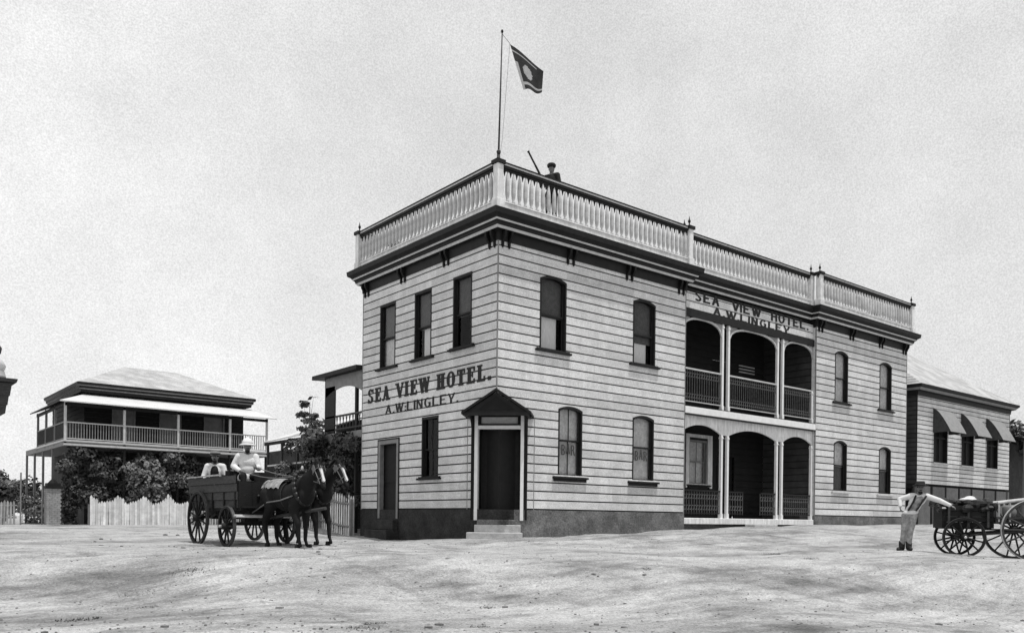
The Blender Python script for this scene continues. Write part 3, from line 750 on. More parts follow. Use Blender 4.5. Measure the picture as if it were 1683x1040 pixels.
# floors and ceilings of the verandah
mb = MB(); mb.box((A_ + .031, .0, .43), (B_ - .031, 2.28, .63)); bevel(mb.build('verandah_floor', 'white', H), .015)
mb = MB(); mb.box((A_ + .031, .18, 4.02), (B_ - .031, 2.28, 4.2)); mb.box((A_ + .031, .3, 7.9), (B_ - .031, 2.28, 7.98)); mb.build('verandah_ceiling', 'dark', H)  # ceilings coloured dark to deepen the shade of the recess
mb = MB(); mb.box((A_ - .12, -.10, 4.01), (B_ + .0, .18, 4.235)); mb.box((A_ - .10, -.12, 4.235), (B_ + .0, .18, 4.262)); 
mb = MB(); mb.box((A_ + .033, -.045, 4.01), (B_ - .033, .179, 4.235)); bevel(mb.build('floor_fascia', 'lwhite', H), .008)
mb = MB(); mb.box((A_ + .033, -.06, 3.975), (B_ - .033, .14, 4.008)); mb.box((A_ + .033, .0, 4.237), (B_ - .033, .2, 4.27)); mb.build('floor_moulding', 'dark', H)
mb = MB(); mb.box((A_ + .034, .04, 7.18), (B_ - .034, .20, 7.42)); mb.build('beam', 'dark', H)
cols = (9.74, 10.07, 12.95, 13.27)
bays = ((A_ + .034, 9.70), (10.11, 12.91), (13.31, B_ - .034))
def arch_panel(name, ztop, zspring, zcrown, th0, th1, mt, segs=18):
    for a, b in bays:
        mb = MB(); op = (a, b, 0, zcrown, zcrown - zspring)
        for i in range(segs):
            ua = a + (b - a) * i / segs; ub = a + (b - a) * (i + 1) / segs
            mb.prism([(ua, arch_z(op, ua)), (ub, arch_z(op, ub)), (ub, ztop), (ua, ztop)], lambda p, q, d: FV.p(p, q, d), th0, th1)
        mb.build(name, mt, H)
arch_panel('arched_valance', 3.974, 3.44, 3.70, -.03, .03, 'white')
for a, b in ((9.70, 10.11), (12.91, 13.31)): mb = MB(); FV.box(mb, a, b, 3.44, 3.974, -.028, .028); mb.build('valance_block', 'white', H)
# upper bays: dark open fretwork with pale curved ribs
for a, b in bays:
    mb = MB(); zc, zs = 7.14, 6.72; hwb = (b - a) / 2; c = (a + b) / 2
    pts = []
    for i in range(25):
        x = -1 + 2 * i / 24
        z = zs + (zc - zs) * (1 - abs(x) ** 2.6) ** .5
        pts.append((c + x * (hwb - .02), z))
    for (p, q) in zip(pts[:-1], pts[1:]):
        dz = .045
        mb.prism([(p[0], p[1]), (q[0], q[1]), (q[0], q[1] + dz + .03), (p[0], p[1] + dz + .03)], lambda u, v, d: FV.p(u, v, d), -.02, .03)
    fr = mb.build('arch_rib', 'light', H)
    mb = MB()
    for s_ in (-1, 1):
        for k in range(7):
            x = s_ * (1 - k * .045); z = zs + (zc - zs) * max(0, 1 - abs(x) ** 2.6) ** .5
            mb.tube(FV.p(c + x * (hwb - .03), z + .05, 0), FV.p(c + (x - s_ * .03) * (hwb - .03), 7.18, 0), .014, n=5)
    mb.build('fretwork', 'light', fr)
for u in cols + (B_ - .08,):
    for z0, z1 in ((.63, 3.44), (4.27, 7.18)):
        if u > 15 and z0 < 1: z1 = 3.44
        if u > 15 and z0 > 1: z1 = 5.5
        mb = MB(); FV.box(mb, u - .045, u + .045, z0, z1, -.045, .045); FV.box(mb, u - .06, u + .06, z1 - .12, z1 - .07, -.06, .06); FV.box(mb, u - .06, u + .06, z0, z0 + .16, -.06, .06)
        mb.build('column', 'lwhite', H)
def lace(a, b, z0, z1, rail, infill, sp=.11, lite='ironl'):
    mb = MB(); FV.box(mb, a, b, z1 - .05, z1, -.03, .03, 0); FV.box(mb, a, b, z0 + .12, z0 + .15, -.02, .02, 0)
    r_ = mb.build('railing', rail, H); mb = MB(); n = int((b - a) / sp)
    for i in range(n + 1):
        u = a + (b - a) * i / n; mb.tube(FV.p(u, z0 + .1, 0), FV.p(u, z1 - .04, 0), .011, n=5)
        if i < n:
            for zz in (z0 + .32, z1 - .22):
                for j in range(8):
                    t0 = R(45 * j); t1 = R(45 * (j + 1)); r = sp * .45; cc = u + (b - a) / n / 2
                    mb.tube(FV.p(cc + r * math.cos(t0), zz + r * 1.3 * math.sin(t0), 0), FV.p(cc + r * math.cos(t1), zz + r * 1.3 * math.sin(t1), 0), .010, n=4, caps=False)
    mb.build('iron_lace', infill, r_)
for a, b in ((A_ + .05, 9.69), (10.12, 12.9), (13.32, B_ - .13)): lace(a, b, 4.30, 5.52, 'light', 'ironl', .12)
for a, b in ((A_ + .05, 9.69), (10.12, 10.98), (12.0, 12.9), (13.32, B_ - .13)): lace(a, b, .66, 1.56, 'dark', 'ironl', .13)
mb = MB(); mb.box((10.95, -.42, .1), (12.3, .0, .44)); mb.box((10.7, -.75, .1), (11.1, -.43, .30)); bevel(mb.build('verandah_step', 'step', H), .02)
# interior blackout floors and added partitions so that windows look into dark rooms
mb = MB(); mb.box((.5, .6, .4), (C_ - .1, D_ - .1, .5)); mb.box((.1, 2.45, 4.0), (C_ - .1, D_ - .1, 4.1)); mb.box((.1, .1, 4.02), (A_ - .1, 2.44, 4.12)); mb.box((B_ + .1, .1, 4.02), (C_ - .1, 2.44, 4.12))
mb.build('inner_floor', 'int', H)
mb = MB(); mb.box((.55, .55, .5), (A_ - .1, .6, 8.5)); mb.box((.55, .6, .5), (.6, D_ - .05, 8.5)); mb.build('blackout_wall', 'int', H)  # dark partitions added to stop sky showing through the rooms
mb = MB(); mb.box((B_ + .1, .55, .5), (C_ - .1, .6, 8.5)); mb.build('blackout_wall', 'int', H)

# rear two-storey verandah of the hotel (open, dark)
mb = MB(); mb.box((0.0, D_ + .04, 3.2), (2.6, 10.1, 3.44)); mb.build('rear_verandah_floor', 'mid', H)
mb = MB(); mb.add([Vector(v) for v in ((-.25, D_ + .05, 5.42), (-.25, 10.5, 5.42), (2.8, 10.5, 5.55), (2.8, D_ + .05, 5.55), (-.25, D_ + .05, 5.56), (-.25, 10.5, 5.56), (2.8, 10.5, 5.69), (2.8, D_ + .05, 5.69))],
    [(0, 1, 2, 3), (4, 7, 6, 5), (0, 4, 5, 1), (1, 5, 6, 2), (2, 6, 7, 3), (3, 7, 4, 0)]); mb.build('rear_verandah_roof', 'dark', H)
mb = MB()
opv = (7.3, 9.9, 0, 5.02, .28)
for i in range(14):
    ua = 7.3 + 2.6 * i / 14; ub = 7.3 + 2.6 * (i + 1) / 14
    mb.prism([(ua, arch_z(opv, ua)), (ub, arch_z(opv, ub)), (ub, 5.42), (ua, 5.42)], lambda p, q, d: FL.p(p, q, d), -.05, .0)
mb.build('rear_valance', 'mid', H)
for y in (7.75, 9.95):
    for x in (.02, 2.5):
        mb = MB(); mb.box((x, y - .05, .0), (x + .1, y + .05, 5.45)); mb.build('rear_post', 'dark', H)
mb = MB(); mb.box((.0, 9.2, 3.45), (.04, 9.9, 5.1)); mb.build('lattice_screen', 'dark', H)
mb = MB()
mb.box((.0, D_ + .05, 4.0), (.06, 9.9, 4.06)); mb.box((.0, D_ + .05, 3.55), (.05, 9.9, 3.6))
for i in range(24): mb.tube((.03, D_ + .1 + i * .115, 3.5), (.03, D_ + .1 + i * .115 + (.1 if i % 2 else -.1), 4.0), .014, n=5)
mb.build('rear_railing', 'woodm', H)
def put(mb, name, mats, root, smooth=False):
    """a part built in world coordinates, parented to a thing standing at root.location"""
    o = mb.build(name, mats, root, -root.location, smooth=smooth); return o

# ------------------------------------------------------------------ flagpole and flag
fp = thing('flagpole', 'thin tall flagpole rising from the hotel corner post', 'flagpole', (-.13, -.13, 9.9))
mb = MB(); mb.lathe((0, 0, -.1), [(.09, 0), (.09, .12), (.05, .2), (.04, .32)], 10); mb.ell((0, 0, .28), (.06, .06, .06)); mb.tube((0, 0, .25), (.05, -.03, 3.42), .026, .016, 8)
mb.build('pole', 'woodm', fp, smooth=True)
mb = MB(); mb.ell((.05, -.03, 3.46), (.035, .035, .05)); mb.build('finial', 'dark', fp)
mb = MB(); mb.path([(.045, -.03, 3.4), (.21, -.17, 3.13), (.20, -.17, 3.1)], .006, 5); mb.path([(.20, -.17, 3.1), (.07, -.06, .6), (.03, 0, .1)], .004, 5); mb.build('halyard', 'woodm', fp)
# flag: quad corners in world metres, waving
c00, c10, c11, c01 = [Vector(p) for p in ((.07, -.31, 13.01), (.76, -.87, 12.33), (.74, -.84, 11.76), (.36, -.54, 11.82))]
def flag_pt(u, v):
    a = c00.lerp(c10, u); b = c00.lerp(c01, 1).lerp(c11, u); p = a.lerp(b, v)
    return p + Vector((.6, .78, 0)) * (.05 * math.sin(u * 7 + v * 3) * (u + v) * .5) + Vector((0, 0, .03 * math.sin(u * 6)))
mb = MB(); n = 28
for i in range(n):
    for j in range(n):
        u = (i + .5) / n; v = (j + .5) / n
        q = [flag_pt(i / n, j / n), flag_pt((i + 1) / n, j / n), flag_pt((i + 1) / n, (j + 1) / n), flag_pt(i / n, (j + 1) / n)]
        e = ((u - .42) / .17) ** 2 + ((v - .52) / .19) ** 2
        li = e < 1 or .83 < v < .88 or (.12 < v < .155 and u < .8) or (.0 < u < .10 and v > .35)
        mb.add(q + [p + Vector((.004, .005, 0)) for p in q], [(0, 1, 2, 3), (7, 6, 5, 4)], 1 if li else 0)
fl = mb.build('flag', ['flag', 'flagl'], None, smooth=True)
tag(fl, 'dark tapering flag with a pale oval emblem flying from the hotel flagpole', 'flag')

# ------------------------------------------------------------------ white-awninged building on the right
r2 = thing('awning_building', 'low weatherboard building on stumps with three canvas window awnings', 'building', (23.3, 0, .55))
F2 = Face((23.3, 0, 0), (1, 0, 0), (0, -1, 0)); F2s = Face((23.3, 0, 0), (0, 1, 0), (-1, 0, 0))
ops2 = [(1.55, 2.9, 3.3, 5.62, 0), (4.35, 5.65, 3.3, 5.62, 0), (7.1, 8.4, 3.3, 5.62, 0)]
mb = MB(); boards(mb, F2, 0, 9.8, 2.28, 6.2, .2, .036, ops2, seed=21); put(mb, 'wall', ['board', 'gap'], r2)
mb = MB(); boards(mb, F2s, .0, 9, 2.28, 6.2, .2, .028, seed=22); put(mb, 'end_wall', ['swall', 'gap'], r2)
mb = MB(); mb.box((23.27, -.03, 2.28), (23.3, 0, 6.2)); mb.box((33.1, -.03, 2.28), (33.13, 9, 6.2)); mb.box((23.3, 9, 2.28), (33.1, 9.03, 6.2)); put(mb, 'corner_trim', 'dark', r2)
mb = MB(); sweep(mb, [(23.3, 9), (23.3, 0), (33.1, 0), (33.1, 9)], [(0, 6.15), (.06, 6.15), (.08, 6.33), (.22, 6.36), (.3, 6.46), (.36, 6.5), (.38, 6.6), (.0, 6.64)], [0, 0, 0, 1, 0, 0, 0]); put(mb, 'eaves', ['dark', 'mid'], r2)
mb = MB(); a = [(22.95, -.35, 6.61), (33.45, -.35, 6.61), (33.45, 9.35, 6.61), (22.95, 9.35, 6.61), (25.6, 3.6, 9.3), (29.6, 3.6, 9.3)]
mb.add(a, [(0, 1, 5, 4), (1, 2, 5), (2, 3, 4, 5), (3, 0, 4)]); put(mb, 'roof', 'roofg', r2)
mb = MB(); mb.box((23.32, .1, 2.1), (33.08, 8.9, 2.27)); put(mb, 'floor', 'int', r2)
for i in range(8):
    for y in (.1, 4):
        mb = MB(); x = 23.4 + i * 1.36; mb.tube((x, y, .1), (x, y, 2.2), .14, n=10); put(mb, 'stump', 'dark', r2, True)
mb = MB()
for i in range(90):
    x = 23.35 + i * .11; mb.box((x, .0, .3), (x + .055, .02, 2.2), tone=rnd.uniform(.6, 1.1))
put(mb, 'underfloor_lattice', 'mid', r2)
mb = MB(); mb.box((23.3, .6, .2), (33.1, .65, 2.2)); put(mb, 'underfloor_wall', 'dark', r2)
for k, op in enumerate(ops2):
    mb = MB()
    for a, b in ((op[0], op[0] + .06), (op[1] - .06, op[1])): F2.box(mb, a, b, op[2], op[3], -.1, .03)
    F2.box(mb, op[0] + .06, op[1] - .06, 4.4, 4.46, -.08, -.03); F2.box(mb, op[0] + .06, op[1] - .06, op[3] - .06, op[3], -.08, .02)
    F2.box(mb, (op[0] + op[1]) / 2 - .02, (op[0] + op[1]) / 2 + .02, op[2], op[3] - .06, -.08, -.04)
    wn = put(mb, 'window', 'dark', r2)
    mb = MB(); F2.box(mb, op[0] + .06, op[1] - .06, op[2], op[3], -.12, -.10); o = mb.build('pane', 'darker', wn)
    mb = MB(); F2.box(mb, op[0] - .05, op[1] + .05, op[2] - .07, op[2] - .005, .0, .09); o = mb.build('sill', 'light', wn)
    # canvas awning curving out from the wall
    mb = MB(); us, ue = op[0] - .08, op[1] + .12; zt, zb, pr = 5.72, 4.62, .78; ns = 8
    prf = [(.03 + pr * (i / ns) ** .85, zt - (zt - zb) * (i / ns) ** 1.25) for i in range(ns + 1)]
    for (a, b) in zip(prf[:-1], prf[1:]):
        mb.add([F2.p(us, a[1], a[0]), F2.p(ue, a[1], a[0]), F2.p(ue, b[1], b[0]), F2.p(us, b[1], b[0])], [(0, 1, 2, 3)])
        mb.add([F2.p(us, a[1] - .012, a[0] - .01), F2.p(ue, a[1] - .012, a[0] - .01), F2.p(ue, b[1] - .012, b[0] - .01), F2.p(us, b[1] - .012, b[0] - .01)], [(3, 2, 1, 0)])
    aw = put(mb, 'awning', 'canvas', r2, True)
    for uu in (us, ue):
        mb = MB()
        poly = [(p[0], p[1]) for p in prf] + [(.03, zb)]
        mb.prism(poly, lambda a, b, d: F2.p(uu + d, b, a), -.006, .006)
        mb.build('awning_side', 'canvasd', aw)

# shed and its yard at the right edge
sh = thing('verandah_shed', 'small dark verandah building at the right edge beyond the awnings', 'shed', (35.0, .3, .6))
mb = MB(); mb.add([(34.6, -.4, 4.9), (41, -.4, 4.9), (41, 4, 6.0), (34.6, 4, 6.0), (34.6, -.4, 5.0), (41, -.4, 5.0), (41, 4, 6.1), (34.6, 4, 6.1)], [(0, 3, 2, 1), (4, 5, 6, 7), (0, 1, 5, 4), (0, 4, 7, 3)]); put(mb, 'roof', 'dark', sh)
mb = MB(); mb.box((35, 2.2, .3), (41, 2.3, 5.2)); put(mb, 'wall', 'dbrick', sh)
for x in (35.0, 36.3, 37.6, 39): mb = MB(); mb.box((x, -.1, .3), (x + .12, .02, 4.95)); put(mb, 'post', 'white' if x > 36 else 'mid', sh)
mb = MB(); mb.box((35.1, -.08, 2.2), (39, -.02, 2.28)); put(mb, 'rail', 'light', sh)

# ------------------------------------------------------------------ two-storey verandah house on the left
hx, hy = -5.97, 22.0
r3 = thing('verandah_house', 'wide two storey house with wraparound upper verandah behind shrubs', 'house', (hx, hy, .05))
mb = MB(); boards(mb, Face((-4.7, 24.2, 0), (1, 0, 0), (0, -1, 0)), 0, 7.3, 3.6, 6.1, .22, .03, [(1.2, 2.1, 3.66, 5.6, 0), (3.3, 4.2, 3.66, 5.6, 0), (5.4, 6.3, 3.66, 5.6, 0)], seed=31)
boards(mb, Face((-4.7, 24.2, 0), (0, 1, 0), (-1, 0, 0)), 0, 6.8, 3.6, 6.1, .22, .03, seed=32); mb.box((-4.65, 24.35, .0), (2.6, 31, 3.5), 1); mb.box((2.58, 24.2, 3.6), (2.64, 31, 6.1), 1); mb.box((-4.7, 30.95, 0), (2.6, 31, 6.1), 1)
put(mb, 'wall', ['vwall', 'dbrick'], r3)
for a in (-3.5, -1.4, .7):
    mb = MB(); mb.box((a, 24.25, 3.66), (a + .9, 24.3, 5.6)); mb.box((a - .06, 24.15, 3.6), (a, 24.25, 5.66)); mb.box((a + .9, 24.15, 3.6), (a + .96, 24.25, 5.66)); mb.box((a, 24.15, 5.6), (a + .9, 24.25, 5.66)); put(mb, 'french_door', 'mid', r3)
mb = MB(); mb.box((-5.97, 22.0, 3.42), (3.0, 24.19, 3.66)); mb.box((-5.97, 24.2, 3.42), (-4.72, 30.6, 3.66)); mb.box((2.66, 24.2, 3.42), (3.3, 26, 3.66)); put(mb, 'verandah_floor', 'mid', r3)
mb = MB(); mb.box((-6.0, 21.96, 3.44), (3.05, 21.995, 3.52)); mb.box((-6.0, 21.96, 3.6), (3.05, 21.995, 3.68)); mb.box((-6.0, 22, 3.6), (-5.975, 27.9, 3.68)); put(mb, 'floor_edge', 'light', r3)
# verandah roof: pale iron, hipped at the corner
e0, e1 = 5.30, 5.93
def slab(mb, pts, th=.05):
    n = len(pts); a = [Vector(p) for p in pts]; b = [p - Vector((0, 0, th)) for p in a]
    mb.add(a + b, [tuple(range(n)), tuple(range(n, 2 * n))[::-1]] + [(i, (i + 1) % n, (i + 1) % n + n, i + n) for i in range(n)])
mb = MB(); slab(mb, [(-6.2, 21.75, e0), (3.35, 21.75, e0), (2.95, 24.1, e1), (-4.75, 24.1, e1)]); put(mb, 'verandah_roof', 'roof', r3)
mb = MB(); slab(mb, [(-6.2, 21.76, e0), (-4.76, 24.1, e1), (-4.76, 28.3, e1), (-6.2, 28.3, e0)]); put(mb, 'verandah_roof', 'dark', r3)  # side slope coloured dark to stand for its shade
mb = MB(); mb.box((-5.95, 22.0, 5.12), (3.0, 22.08, 5.25)); mb.box((-5.97, 22.1, 5.12), (-5.89, 28, 5.25)); put(mb, 'beam', 'dark', r3)
for x, y in ((-5.97, 22.0), (-3.62, 22.0), (-1.3, 22.0), (1.1, 22.0), (2.92, 22.0), (-5.97, 23.95), (-5.97, 25.9), (-5.97, 27.8), (2.92, 25.6)):
    mb = MB(); mb.box((x, y, 3.5), (x + .09, y + .09, 5.28)); put(mb, 'post', 'light' if y < 22.5 else 'mid', r3)  # posts along the shaded side get a darker colour
for x, y in ((-5.97, 24.4), (-5.97, 26.5), (-5.97, 28.5), (-5.97, 30.5), (-3.6, 22.05), (-1.3, 22.05), (1.1, 22.05), (2.9, 22.05)):
    mb = MB(); mb.box((x, y, -.1), (x + .09, y + .09, 3.45)); put(mb, 'lower_post', 'mid' if y > 23 else 'wood', r3)
def rail_panel(a, b, z0, z1):
    a = Vector(a); b = Vector(b); d = (b - a).normalized(); F = Face((a.x, a.y, 0), d, (d.y, -d.x, 0)); Ln = (b - a).length
    mb = MB(); F.box(mb, 0, Ln, z1 - .05, z1, -.03, .03); F.box(mb, 0, Ln, z0 + .06, z0 + .1, -.02, .02); rr_ = put(mb, 'railing', 'light' if a.y == b.y else 'mid', r3)  # side railing toned down in colour, as that side is shaded
    mb = MB()
    for i in range(int(Ln / .11)): F.box(mb, i * .11 + .03, i * .11 + .065, z0 + .1, z1 - .05, -.01, .01)
    mb.build('pickets', 'mid' if a.y == b.y else 'woodm', rr_)
for a, b in (((-5.9, 22.04, 0), (-3.62, 22.04, 0)), ((-3.53, 22.04, 0), (-1.3, 22.04, 0)), ((-1.2, 22.04, 0), (1.1, 22.04, 0)), ((1.2, 22.04, 0), (2.9, 22.04, 0)), ((-5.93, 27.9, 0), (-5.93, 22.1, 0))): rail_panel(a, b, 3.66, 4.45)
mb = MB(); sweep(mb, [(-4.7, 31), (-4.7, 24.1), (2.65, 24.1), (2.65, 31)], [(.0, 5.95), (.25, 6.0), (.27, 6.12), (.33, 6.16), (.34, 6.26), (.42, 6.3), (.43, 6.42), (0, 6.44)], [0, 0, 1, 0, 1, 0, 0]); put(mb, 'eaves', ['dark', 'mid'], r3)
mb = MB(); a = [(-5.1, 23.7, 6.43), (3.05, 23.7, 6.43), (3.05, 31.4, 6.43), (-5.1, 31.4, 6.43), (-2.2, 27.5, 7.9), (.4, 27.5, 7.9)]
mb.add(a, [(0, 1, 5, 4), (1, 2, 5), (2, 3, 4, 5), (3, 0, 4)]); put(mb, 'roof', 'roofg', r3)

# low cottage with pale iron roof between the house and the hotel
r4 = thing('cottage', 'low cottage with pale iron roof and dark verandah beside the bushes', 'cottage', (.3, 15, .15))
mb = MB(); slab(mb, [(-.1, 15.2, 3.52), (-.1, 10.6, 3.62), (3.2, 10.6, 4.75), (3.2, 15.2, 4.65)]); put(mb, 'roof', 'roof', r4)
mb = MB(); mb.box((-.08, 10.7, 3.36), (.0, 15.1, 3.48)); put(mb, 'beam', 'dark', r4)
mb = MB(); mb.box((1.6, 10.7, 0), (1.7, 18.6, 3.4)); mb.box((.0, 10.65, 0), (3.2, 10.7, 3.4)); mb.box((3.1, 10.7, 0), (3.2, 15.1, 4.5)); put(mb, 'wall', 'dbrick', r4)
mb = MB(); mb.box((.0, 10.7, 1.55), (1.6, 15.0, 1.7)); put(mb, 'floor', 'mid', r4)
for y in (10.8, 12.2, 13.6, 14.95): mb = MB(); mb.box((.0, y, 0), (.08, y + .08, 3.4)); put(mb, 'post', 'woodm', r4)
mb = MB(); mb.box((.0, 10.8, 2.52), (.05, 15.0, 2.58)); mb.box((.0, 10.8, 1.8), (.05, 15.0, 1.84)); rl = put(mb, 'railing', 'light', r4)
mb = MB()
for i in range(36): mb.box((.01, 10.9 + i * .115, 1.84), (.035, 10.93 + i * .115, 2.52))
mb.build('pickets', 'woodm', rl)
for y in (11.4, 13.2): mb = MB(); mb.box((1.55, y, 1.9), (1.59, y + .8, 3.2)); put(mb, 'window', 'blind2', r4)

# cornice of the shop cut by the left edge
r5 = thing('corner_shop', 'corner of a building with boarded parapet and urn at the left edge', 'building', (-11.6, 5.2, -.1))
mb = MB(); mb.box((-14, 5.6, -.4), (-11.0, 9, 3.0)); put(mb, 'wall', 'mid', r5)
mb = MB(); sweep(mb, [(-14, 5.5), (-10.95, 5.5), (-10.95, 9)], [(.0, 2.86), (.36, 2.86), (.38, 3.05), (.40, 3.06), (.42, 3.26), (.44, 3.27), (.47, 3.52), (.50, 3.55), (.56, 3.58), (.58, 3.66), (.0, 3.68)], [0, 0, 0, 0, 0, 0, 0, 1, 0, 0]); put(mb, 'parapet', ['woodm', 'dark'], r5)
mb = MB(); mb.lathe((-10.85, 5.35, 3.68), [(.3, 0), (.3, .06), (.26, .2), (.3, .3), (.24, .42), (.12, .5)], 14); put(mb, 'pedestal', 'light', r5, True)
mb = MB(); mb.lathe((-10.85, 5.35, 4.18), [(.1, 0), (.19, .1), (.21, .22), (.14, .32), (.08, .36), (.12, .42), (.04, .5), (.02, .62)], 14); put(mb, 'urn', 'woodm', r5, True)

# ------------------------------------------------------------------ fences, pillar and gate
def paling_fence(name, label, a, b, h, sp, wd, mt, wave=0, wper=2.2, jit=.02, seed=1):
    rr = random.Random(seed)
    a = Vector((*a, 0)); b = Vector((*b, 0)); d = (b - a).normalized(); Ln = (b - a).length
    root = thing(name, label, 'fence', (a.x, a.y, gz(a.x, a.y)))
    F = Face((0, 0, 0), d, (d.y, -d.x, 0)); F.o = Vector((a.x, a.y, 0)) - root.location
    mb = MB()
    for i in range(int(Ln / sp)):
        u = i * sp; p = a + d * u; z = gz(p.x, p.y)
        hh = h + wave * abs(math.sin(math.pi * u / wper)) * -1 + wave + rr.uniform(-jit, jit)
        ww = wd; lean = rr.uniform(-.015, .015)
        poly = [(u + lean, z - .05), (u + ww + lean, z - .05), (u + ww, z + hh - .08), (u + ww / 2, z + hh), (u, z + hh - .08)]
        mb.prism(poly, lambda q, w_, dd: F.p(q, w_, dd), .0, .02, tone=rr.uniform(.7, 1.15))
    mb.build('palings', mt, root)
    for zz in (.3, h * .78):
        mb = MB(); z = (gz(a.x, a.y) + gz(b.x, b.y)) / 2
        k = 8
        for i in range(k):
            p0 = a + d * (Ln * i / k); p1 = a + d * (Ln * (i + 1) / k)
            mb.tube(Vector((p0.x, p0.y, gz(p0.x, p0.y) + zz)) - root.location + F.n * -.04, Vector((p1.x, p1.y, gz(p1.x, p1.y) + zz)) - root.location + F.n * -.04, .035, n=4)
        mb.build('rail', 'mid', root)
    for i in range(int(Ln / 2.4) + 1):
        p = a + d * (i * 2.4); mb = MB(); q = p - root.location
        mb.box((q.x - .05 - F.n.x * .1, q.y - .05 - F.n.y * .1, gz(p.x, p.y) - .2 - root.location.z), (q.x + .05 - F.n.x * .1, q.y + .05 - F.n.y * .1, gz(p.x, p.y) + h * .9 - root.location.z)); mb.build('post', 'mid', root)
    return root
paling_fence('paling_fence', 'whitewashed close boarded fence with scalloped top in front of the verandah house', (-5.1, 21.3), (-1.0, 21.3), .98, .105, .10, 'picket', wave=.34, wper=1.05, jit=.07)
paling_fence('paling_fence', 'low weathered fence running on behind the wagon', (-.9, 21.3), (3.6, 21.3), .95, .12, .08, 'pick2', jit=.04, seed=3)
paling_fence('picket_fence', 'pale open picket fence beside the hotel wall behind the horses', (-.25, 7.3), (-.25, 14.5), 1.35, .16, .075, 'picket', jit=.04, seed=4)
pl = thing('brick_pillar', 'square pale brick gate pillar with dark cap left of the white fence', 'pillar', (-6.45, 21.6, .0))
mb = MB()
for i in range(19):
    z = .0 + i * .083
    for k in range(3):
        for (ax, sg) in ((0, -1), (1, -1)):
            off = .09 if i % 2 else 0
            u0 = max(-.27, -.27 + k * .2 - off); u1 = min(.27, -.27 + k * .2 - off + .19)
            if u1 > u0 + .02:
                if ax == 0: mb.box((u0, -.275, z), (u1, -.2, z + .07), tone=rnd.uniform(.8, 1.15))
                else: mb.box((-.275, u0, z), (-.2, u1, z + .07), tone=rnd.uniform(.8, 1.15))
mb.build('brickwork', 'brick', pl)
mb = MB(); mb.box((-.262, -.262, -.2), (.262, .262, 1.58)); mb.build('core', 'plinth', pl)
mb = MB(); mb.box((-.33, -.33, 1.58), (.33, .33, 1.68)); mb.box((-.25, -.25, 1.68), (.25, .25, 1.8)); mb.lathe((0, 0, 1.8), [(.2, 0), (.12, .1), (.02, .2)], 4); mb.build('cap', 'dark', pl)
gt = thing('garden_gate', 'thin iron gate with arched top beside the brick pillar', 'gate', (-7.6, 21.7, .0))
mb = MB()
for x in (0, .78): mb.tube((x, 0, -.1), (x, 0, 2.2 if x == 0 else 1.7), .03)
mb.build('post', 'mid', gt)
mb = MB()
for i in range(7): x = .06 + i * .11; mb.tube((x, 0, .1), (x, 0, 1.2 + .22 * math.sin(math.pi * (i + .5) / 7)), .01, n=5)
mb.path([(.03 + .72 * i / 10, 0, 1.18 + .26 * math.sin(math.pi * i / 10)) for i in range(11)], .016); mb.path([(.03, 0, .12), (.75, 0, .12)], .016); mb.path([(.03, 0, .6), (.75, 0, .6)], .014)
mb.build('gate_leaf', 'iron', gt)
paling_fence('paling_fence', 'grey fence left of the iron gate at the edge of the street', (-10.6, 21.9), (-7.7, 21.9), 1.0, .11, .08, 'pick2', jit=.05, seed=6)

# ------------------------------------------------------------------ trees and shrubs
def foliage(mb, blobs, n, size, rr, droop=0):
    """leaf-sized faces spread through overlapping irregular clumps"""
    tot = sum(b[3] * b[4] * b[5] for b in blobs)
    for b in blobs:
        k = int(n * (b[3] * b[4] * b[5]) / tot)
        tb = rr.uniform(.65, 1.35)
        for _ in range(k):
            v = Vector((rr.gauss(0, 1), rr.gauss(0, 1), rr.gauss(0, 1))).normalized() * (rr.random() ** .45)
            r = 1 + .35 * noise.noise(v * 2.2 + Vector((b[0], b[1], b[2])))
            c = Vector((b[0] + v.x * b[3] * r, b[1] + v.y * b[4] * r, b[2] + v.z * b[5] * r))
            if noise.noise(c * 2.3) < -.28: continue
            nrm = (v + Vector((rr.uniform(-.8, .8), rr.uniform(-.8, .8), rr.uniform(-.4, 1)))).normalized()
            X = nrm.to_track_quat('Z', 'Y').to_matrix() @ Matrix.Rotation(rr.uniform(0, 6.28), 3, 'Z')
            s = size * rr.uniform(.4, 1.6); ln = s * rr.uniform(1.2, 2.2)
            mb.add([c + X @ Vector(p) for p in ((-s * .5, 0, 0), (0, -ln * .5, .1 * s), (s * .5, 0, 0), (0, ln * .5, .1 * s))], [(0, 1, 2, 3)], 0, tb * rr.uniform(.6, 1.4))
def plant(name, label, cat, x, y, blobs, n, size, trunk=None, mt='leaf', group=None, seed=1, limbs=5):
    rr = random.Random(seed); z0 = gz(x, y)
    root = thing(name, label, cat, (x, y, z0), group=group)
    mb = MB(); foliage(mb, blobs, n, size, rr); mb.build('crown' if trunk else 'foliage', mt, root)
    mb = MB()
    top = Vector(trunk[1]) if trunk else Vector((0, 0, .5)); r = trunk[0] if trunk else .04
    mb.tube((0, 0, -.1), top * .5, r, r * .75); mb.tube(top * .5, top, r * .75, r * .5)
    for i in range(min(limbs, len(blobs)) if limbs < 50 else len(blobs)):
        b = blobs[i]; c = Vector(b[:3]); s = top * rr.uniform(.45, 1)
        mid = (s + c) / 2 + Vector((rr.uniform(-.1, .1), rr.uniform(-.1, .1), .08)); mb.tube(s, mid, r * .45, r * .3, 6); mb.tube(mid, c, r * .3, r * .12, 6)
    mb.build('trunk' if trunk else 'stems', 'bark', root, smooth=True)
    return root
